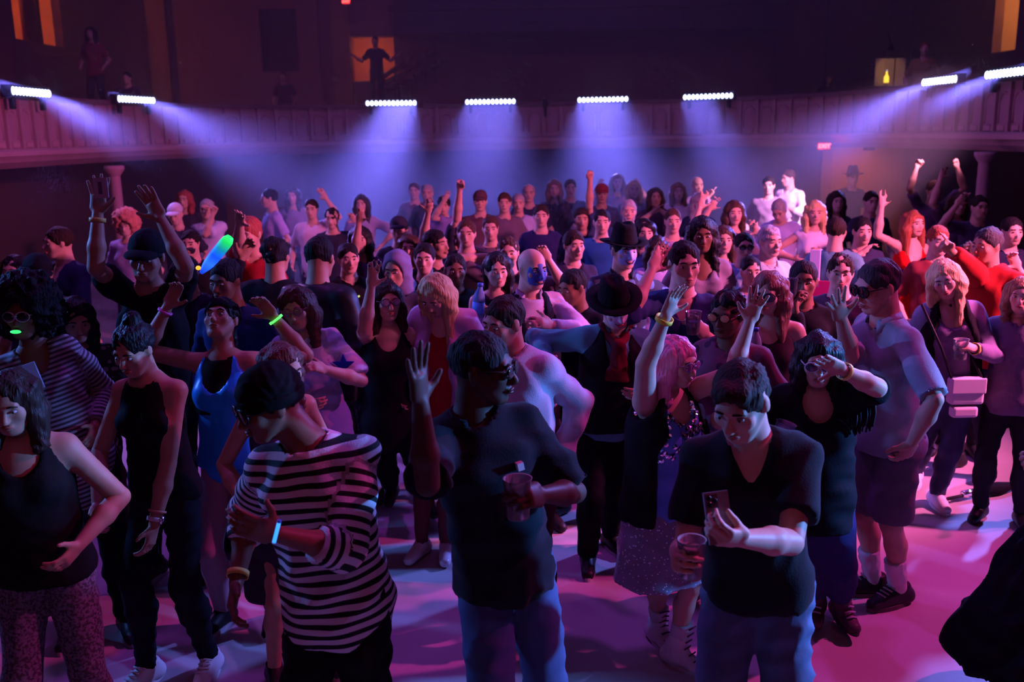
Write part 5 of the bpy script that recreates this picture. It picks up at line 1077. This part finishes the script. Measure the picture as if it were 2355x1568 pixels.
c = person('person in red lit top holding the glow baton', (568, 500), 6.9, None, sex='f', phi=-15, hd=(0, 6, 0), hair='short', hc=(.4, .1, .08), A=dict(h=(552, 498, -.5), e=(545, 600, -.3)), B='chest', hand=('open', 'fist'), top=dict(col=(.35, .02, .03), sleeve=.6), bottom=dict())  # red light is put into the colour of top and hair
MB().ell((0, 0, 0), (.03, .03, .02)).build('badge_light', mat((1, .03, .06), .4, 'emit', power=3.0), c['root'], loc=at(570, 576, 6.72)-c['org'])
# ------------------------------------------------------------------ the rows behind, back to the balcony
def crowd(label, u, v, zt, sex='m', hair='short', hc='black', col=K, A='relaxed', B='relaxed', phi=0, hd=(0, 0, 0), skin='fair', sleeve=.8, bottom=None, D=None, **kw):
    D = DEPTH(u, v, zt) if D is None else D
    tk = kw.pop('tk', {})
    return person(label, (u, v), D, None if 'S' not in kw else kw.pop('S'), phi=phi, hd=hd, sex=sex, hair=hair, hc=hc, skin=skin, A=A, B=B, top=dict(col=col, sleeve=sleeve, **tk), bottom=bottom or dict(col=(.03, .03, .05)), shoes=K, **kw)
DK = (.03, .03, .05); LB = (.18, .22, .40); PU = (.25, .2, .35); GR = (.2, .2, .22)
crowd('curly salmon-haired person behind the raised arms at left', 288, 496, 1.70, 'f', 'afro', (.55, .2, .15), PU, hsz=.9)
crowd('red-haired person behind the pale bald head at left', 422, 438, 1.78, 'f', 'bob', (.30, .06, .05), DK)
crowd('man with pale cap and dark top left of the glow baton', 400, 470, 1.72, 'm', 'none', 'black', DK, extras=[('hat', 'cap', (.5, .45, .5))], hd=(0, 10, 0))
crowd('person in black mask below the pale cap', 436, 530, 1.68, 'm', 'short', 'black', K, extras=[('mask', (.015, .015, .03), True)], A='chest')
crowd('grey-haired man raising a pink lit fist, left of the pier', 474, 458, 1.74, 'm', 'short', 'grey', (.55, .55, .7), B=dict(h=(495, 478, -.2), e=(480, 530, -.2)), hand=('relaxed', 'fist'))
crowd('purple lit man in lilac shirt standing beside the brown pier', 617, 434, 1.80, 'm', 'short', 'black', (.45, .38, .72), phi=-60, hd=(-10, 0, 0), A='chest')
crowd('woman in lilac behind the purple lit man', 672, 432, 1.74, 'f', 'long', 'dkbrown', PU)
crowd('man in white collar with pink lit face under the beam', 715, 458, 1.72, 'm', 'short', 'dkbrown', (.6, .5, .6), B=dict(h=(742, 445, -.1), e=(752, 510, 0)), hand=('relaxed', 'open'), tk=dict(neck='collar'))
crowd('dark figure right of the white collar man', 762, 478, 1.68, 'm', 'curly', 'black', DK, B='fist')
crowd('woman with long dark hair alone in the first blue beam', 830, 448, 1.72, 'f', 'long', 'dkbrown', (.3, .28, .42), A='relaxed', B='hip')
crowd('person with raised bare arm in front of the first beam', 826, 520, 1.70, 'f', 'bob', 'black', (.06, .05, .1), A=dict(h=(828, 492, -.3), e=(815, 580, -.2)), hand=('open', 'relaxed'))
nk_ = crowd('dark dancer wearing a green glow necklace', 800, 560, 1.66, 'm', 'short', 'black', K, phi=20)
MB().tube([nk_['nb']+nk_['Ls']*math.sin(t)*.09+nk_['Fs']*(.02+.12*math.cos(t))-Zv*.06*(1+math.cos(t))-nk_['org'] for t in np.linspace(0, 6.0, 24)], .008, 6).build('glow_necklace', mat((.35, .8, .15), .4, 'emit', power=.6), nk_['root'])
crowd('man in dark cap left of the diagonal raised arm', 916, 500, 1.70, 'm', 'short', 'black', DK, extras=[('hat', 'cap', DK)])
crowd('woman raising one arm diagonally under the second beam', 940, 540, 1.64, 'f', 'bob', 'brown', (.2, .12, .2), B=dict(h=(988, 470, -.3), e=(945, 560, -.2)), hand=('relaxed', 'open'))
crowd('grey-haired man at the back under the first beam\'s right edge', 982, 424, 1.78, 'm', 'short', 'grey', DK)
crowd('man with brown hair left of the grey-haired man at the back', 952, 420, 1.76, 'm', 'short', 'brown', (.1, .05, .07))
crowd('person pumping a straight arm under the second beam', 1062, 500, 1.72, 'm', 'short', 'dkbrown', (.03, .03, .05), A=dict(h=(1060, 412, -.2), e=(1062, 470, -.1)), hand=('fist', 'relaxed'), girth=1.1)
crowd('red lit man in profile in front of the second beam', 1000, 528, 1.72, 'm', 'short', 'black', K, phi=40, hd=(20, -4, 0), skin='tan')
crowd('woman with raised hand and braid left of the second beam', 1020, 452, 1.70, 'f', 'pony', 'black', (.2, .18, .4), B=dict(h=(1028, 450, -.2), e=(1010, 500, -.1)), hand=('relaxed', 'open'))
crowd('man with flat cap below the pumping arm', 1104, 440, 1.76, 'm', 'short', 'dkbrown', (.12, .06, .08), extras=[('hat', 'cap', (.10, .05, .06))])
crowd('round-faced person right of the flat cap man', 1160, 444, 1.74, 'm', 'short', 'brown', (.14, .1, .14))
crowd('man in dark shirt crossing his arms below the flat cap', 1128, 498, 1.68, 'm', 'short', 'brown', (.12, .08, .1), A='chest', B='chest')
crowd('man with forearm bent over his head, centre', 1168, 545, 1.70, 'm', 'curly', 'brown', (.1, .07, .1), A='head', B='fist')
crowd('bald man in dark coat, back row centre', 1216, 423, 1.78, 'm', 'balding', 'grey', (.02, .02, .06), A='relaxed', B='relaxed', girth=1.1)
crowd('white-shouldered person behind the bald man', 1192, 446, 1.70, 'm', 'short', 'grey', (.4, .4, .6))
crowd('man with glowing blue phone light on his chest', 1244, 470, 1.72, 'm', 'short', 'dkbrown', (.02, .02, .08))
crowd('brown-haired couple member at the back left of the raised fist', 1275, 414, 1.80, 'f', 'bob', 'ltbrown', (.05, .05, .08))
crowd('partner in black beside the brown-haired woman at the back', 1312, 412, 1.80, 'm', 'short', 'brown', (.02, .02, .05))
crowd('person raising a bare fist high against the third beam', 1338, 478, 1.68, 'm', 'short', 'dkbrown', (.04, .06, .12), B=dict(h=(1356, 372, -.1), e=(1330, 430, -.1)), hand=('relaxed', 'fist'), skin='tan')
crowd('person in dark red cap beside the raised fist', 1384, 424, 1.78, 'm', 'short', (.25, .02, .02), (.05, .06, .12), extras=[('hat', 'cap', (.30, .015, .02))])
crowd('two-tone haired woman with hands up behind the red cap', 1420, 400, 1.82, 'f', 'bob', 'ltbrown', (.3, .2, .3), A='fist', B='fist')
crowd('blond woman glowing in backlight right of the red cap', 1458, 416, 1.78, 'f', 'bob', 'blond', (.2, .25, .3))
crowd('man in blue shirt with dark hair below the red cap', 1384, 482, 1.72, 'm', 'short', 'black', (.02, .10, .28))
crowd('grey-bearded man below the backlit blond woman', 1446, 460, 1.74, 'm', 'short', 'grey', (.06, .09, .18), extras=[('beard', 'grey')])
crowd('woman with dark bob right of the bearded man', 1484, 505, 1.70, 'f', 'bob', 'black', (.1, .15, .3))
crowd('person with crossed raised wrists at the back', 1508, 432, 1.74, 'f', 'bob', 'brown', (.1, .06, .1), A='face', B='face', hand=('open', 'open'))
crowd('pink lit woman in white looking left at the back', 1560, 420, 1.76, 'f', 'bob', 'ltbrown', (.7, .6, .7), A='chest')
crowd('bald pink lit man pointing right at the back', 1604, 406, 1.80, 'm', 'none', 'black', (.25, .18, .28), phi=10, B=dict(h=(1640, 442, -.1), e=(1625, 462, 0)), hand=('relaxed', 'point'))
crowd('grey-haired woman in black below the bald pink lit man', 1608, 444, 1.72, 'f', 'bob', 'grey', (.02, .03, .07))
crowd('man in pale plaid shirt below the pink lit woman', 1548, 480, 1.72, 'm', 'short', 'brown', (.32, .26, .42), tk=dict(m=dict(kind='spots', col2=(.2, .15, .3), scale=12)))
crowd('woman in pale blouse with arm out, left of the navy shirt man', 1512, 545, 1.62, 'f', 'long', 'dkbrown', (.45, .42, .70), A='relaxed', sleeve=1.2)
crowd('man with dark hair in the centre, facing right', 1320, 530, 1.70, 'm', 'short', 'dkbrown', (.03, .03, .06), phi=20)
crowd('brown-haired man in black right of the pumping arm', 1072, 505, 1.74, 'm', 'short', 'brown', K, D=8.2)
crowd('woman with raised forearm in front of the dark right wall', 1690, 462, 1.76, 'f', 'long', 'brown', (.12, .08, .12), A='upbent', B='relaxed', hand=('open', 'relaxed'))
crowd('slim woman raising both arms left of the seated group', 1665, 520, 1.68, 'f', 'long', 'brown', (.25, .16, .26), A='up', B='upbent', hand=('open', 'open'))
crowd('tall man in white shirt lit from above, right back', 1812, 390, 1.84, 'm', 'short', 'dkbrown', (.78, .72, .85), phi=-50, hd=(-15, 4, 0), A='belly', B='chest', sleeve=1.6, bottom=dict(col=(.3, .28, .5)), girth=1.05)
crowd('man in grey shirt beside the tall white shirt man', 1768, 406, 1.80, 'm', 'short', 'black', (.25, .22, .3), phi=-20)
crowd('man in lilac striped shirt stooping before the tall man', 1790, 462, 1.70, 'm', 'short', 'grey', (.50, .45, .70), phi=-30, hd=(0, 30, 0), A='belly')
crowd('blond long-haired woman in white top, clapping, right back', 1876, 462, 1.74, 'f', 'long', 'blond', (.75, .68, .78), A=dict(h=(1842, 600, -.1), e=(1838, 565, 0)), B='chest', phi=-10, sleeve=0)
crowd('man in teal, white and magenta panelled shirt', 1925, 500, 1.72, 'm', 'short', 'dkbrown', (.12, .30, .34), phi=150, sleeve=1.0, girth=1.1, extras=[('patch', .40, .02, .22, .20, (.5, .01, .14), -1, 'magenta_panel'), ('patch', .78, .12, .08, .3, (.65, .6, .85), -1, 'white_panel')])
crowd('man in pale green shirt below the stooping man', 1772, 520, 1.72, 'm', 'short', 'grey', (.40, .55, .55), phi=20, sleeve=.9)
crowd('person in light blue top with dark glasses, right of centre', 1712, 535, 1.66, 'f', 'short', 'black', (.25, .38, .62), extras=[('glasses', K, K)])
crowd('pale blue shirted person low in front of the green shirt', 1728, 590, 1.56, 'm', 'short', 'black', (.30, .40, .70))
crowd('shadowed man in front of the amber wall, hat on', 1962, 390, 1.80, 'm', 'short', 'black', (.04, .04, .08), extras=[('hat', 'hat', (.03, .03, .05))])
crowd('shadowed woman left of the hatted man at the amber wall', 1925, 440, 1.74, 'f', 'long', 'dkbrown', (.05, .05, .09))
crowd('shadowed person right of the hatted man at the amber wall', 2005, 440, 1.74, 'm', 'short', 'dkbrown', (.05, .05, .09))
crowd('dark dancer left of the woman in red with hand at chin', 1985, 500, 1.70, 'm', 'short', 'black', (.03, .03, .07), A='face')
crowd('dim man with both fists raised in front of the right column', 2150, 415, 1.80, 'm', 'short', 'brown', (.12, .08, .14), A='up', B='up', hand=('fist', 'fist'), skin='tan')
crowd('dim woman between the raised fists and the column', 2205, 445, 1.74, 'f', 'long', 'brown', (.10, .06, .10), A='up', B='relaxed')
crowd('dim person with a raised stick near the right column', 2255, 450, 1.74, 'm', 'short', 'dkbrown', (.08, .06, .12), A='upbent')
crowd('red-faced dim person behind the woman in red', 2160, 520, 1.68, 'm', 'short', 'red', (.2, .03, .04))
crowd('dark dancer with folded arms left of the polo man', 1935, 585, 1.68, 'm', 'curly', 'dkbrown', (.1, .06, .1), A='chest', B='chest', phi=-15)
crowd('dark silhouette at the right edge behind the red jacket', 2330, 500, 1.70, 'm', 'short', 'black', (.02, .02, .05))
crowd('dark dancer between the arms-up man and the hoodie', 425, 590, 1.68, 'm', 'short', 'black', (.02, .02, .04))
crowd('woman in grey at the far left under the balcony', 28, 588, 1.66, 'f', 'long', 'black', (.05, .05, .1))
crowd('dark shirted man between the hooded person and the bottle', 975, 560, 1.66, 'm', 'short', 'black', K)
# ---- a few people up on the balcony
crowd('silhouetted person with arms out in the lit stair doorway', 862, 84, 0, col=(.01, .01, .015), A='out', B='out', D=24.2, base_z=float(at(862, 84, 24.2)[2]-1.72), S=1.72, group='people on the balcony', bottom=dict(col=(.01, .01, .015)))
crowd('dim person in red standing on the left balcony', 207, 62, 0, 'f', 'bob', 'black', (.25, .03, .06), D=18.5, base_z=float(at(207, 62, 18.5)[2]-1.66), S=1.66, group='people on the balcony')
crowd('amber lit person standing on the right balcony', 2128, 96, 0, 'm', 'short', (.3, .1, .03), (.35, .22, .08), D=17.0, base_z=float(at(2132, 96, 17.0)[2]-1.70), S=1.70, group='people on the balcony', phi=-20)  # amber light is put into the hair and shirt colours
crowd('seated dim spectator on the left balcony beside the red one', 290, 165, 0, 'm', 'short', 'black', (.05, .03, .06), D=17.5, base_z=float(at(290, 165, 17.5)[2]-1.6), S=1.6, group='people on the balcony')
crowd('seated dim spectator left of the stair doorway', 650, 165, 0, 'm', 'short', 'brown', (.06, .05, .10), D=22.5, base_z=float(at(650, 165, 22.5)[2]-1.6), S=1.6, group='people on the balcony')
crowd('dim spectator on the right balcony beside the glowing bottle', 1905, 170, 0, 'f', 'long', 'brown', (.06, .05, .08), D=21.9, base_z=float(at(1905, 170, 21.9)[2]-1.6), S=1.6, group='people on the balcony')
# lit poster panel and glowing bottle on the right balcony
p = at(2046, 166, 18.6); pn = empty('folding_screen', (p[0], p[1], p[2]-.25), 'small pale folding screen lit amber on the right balcony', 'screen')
for k in range(3): MB().box((-.28+k*.19, -.02+.05*(k % 2), 0), (-.10+k*.19, .0+.05*(k % 2), .5)).build('screen_panel', mat((.6, .48, .3), .7), pn, False)
lb_ = empty('lit_bottle', at(2038, 190, 18.3), 'bottle glowing yellow on the right balcony rail', 'bottle')
MB().lathe([(.001, 0), (.045, 0), (.045, .10), (.016, .15), (.015, .2), (.001, .2)], n=14).build('bottle_body', mat((1, .62, .05), .3, 'emit', power=1.6), lb_); MB().lathe([(.001, .2), (.017, .2), (.017, .23), (.001, .23)], n=12).build('bottle_cap', mat((.4, .5, .9), .4, 'emit', power=.5), lb_)
tl = at(2046, 120, 17.9); add_light('screen_lamp', 'SPOT', tl, p, (1, .5, .2), 5, spot_size=math.radians(50), spot_blend=.6, shadow_soft_size=.04)
hl_ = empty('clip_lamp', tl+np.array([0, -.05, .05]), 'small clip lamp over the folding screen on the right balcony', 'lamp'); MB().lathe([(.03, .08), (.06, -.02), (.055, -.02), (.025, .075)], n=12).build('shade', house_m, hl_); MB().tube([(0, 0, .08), (0, .2, .3)], .01, 6).build('arm', house_m, hl_)
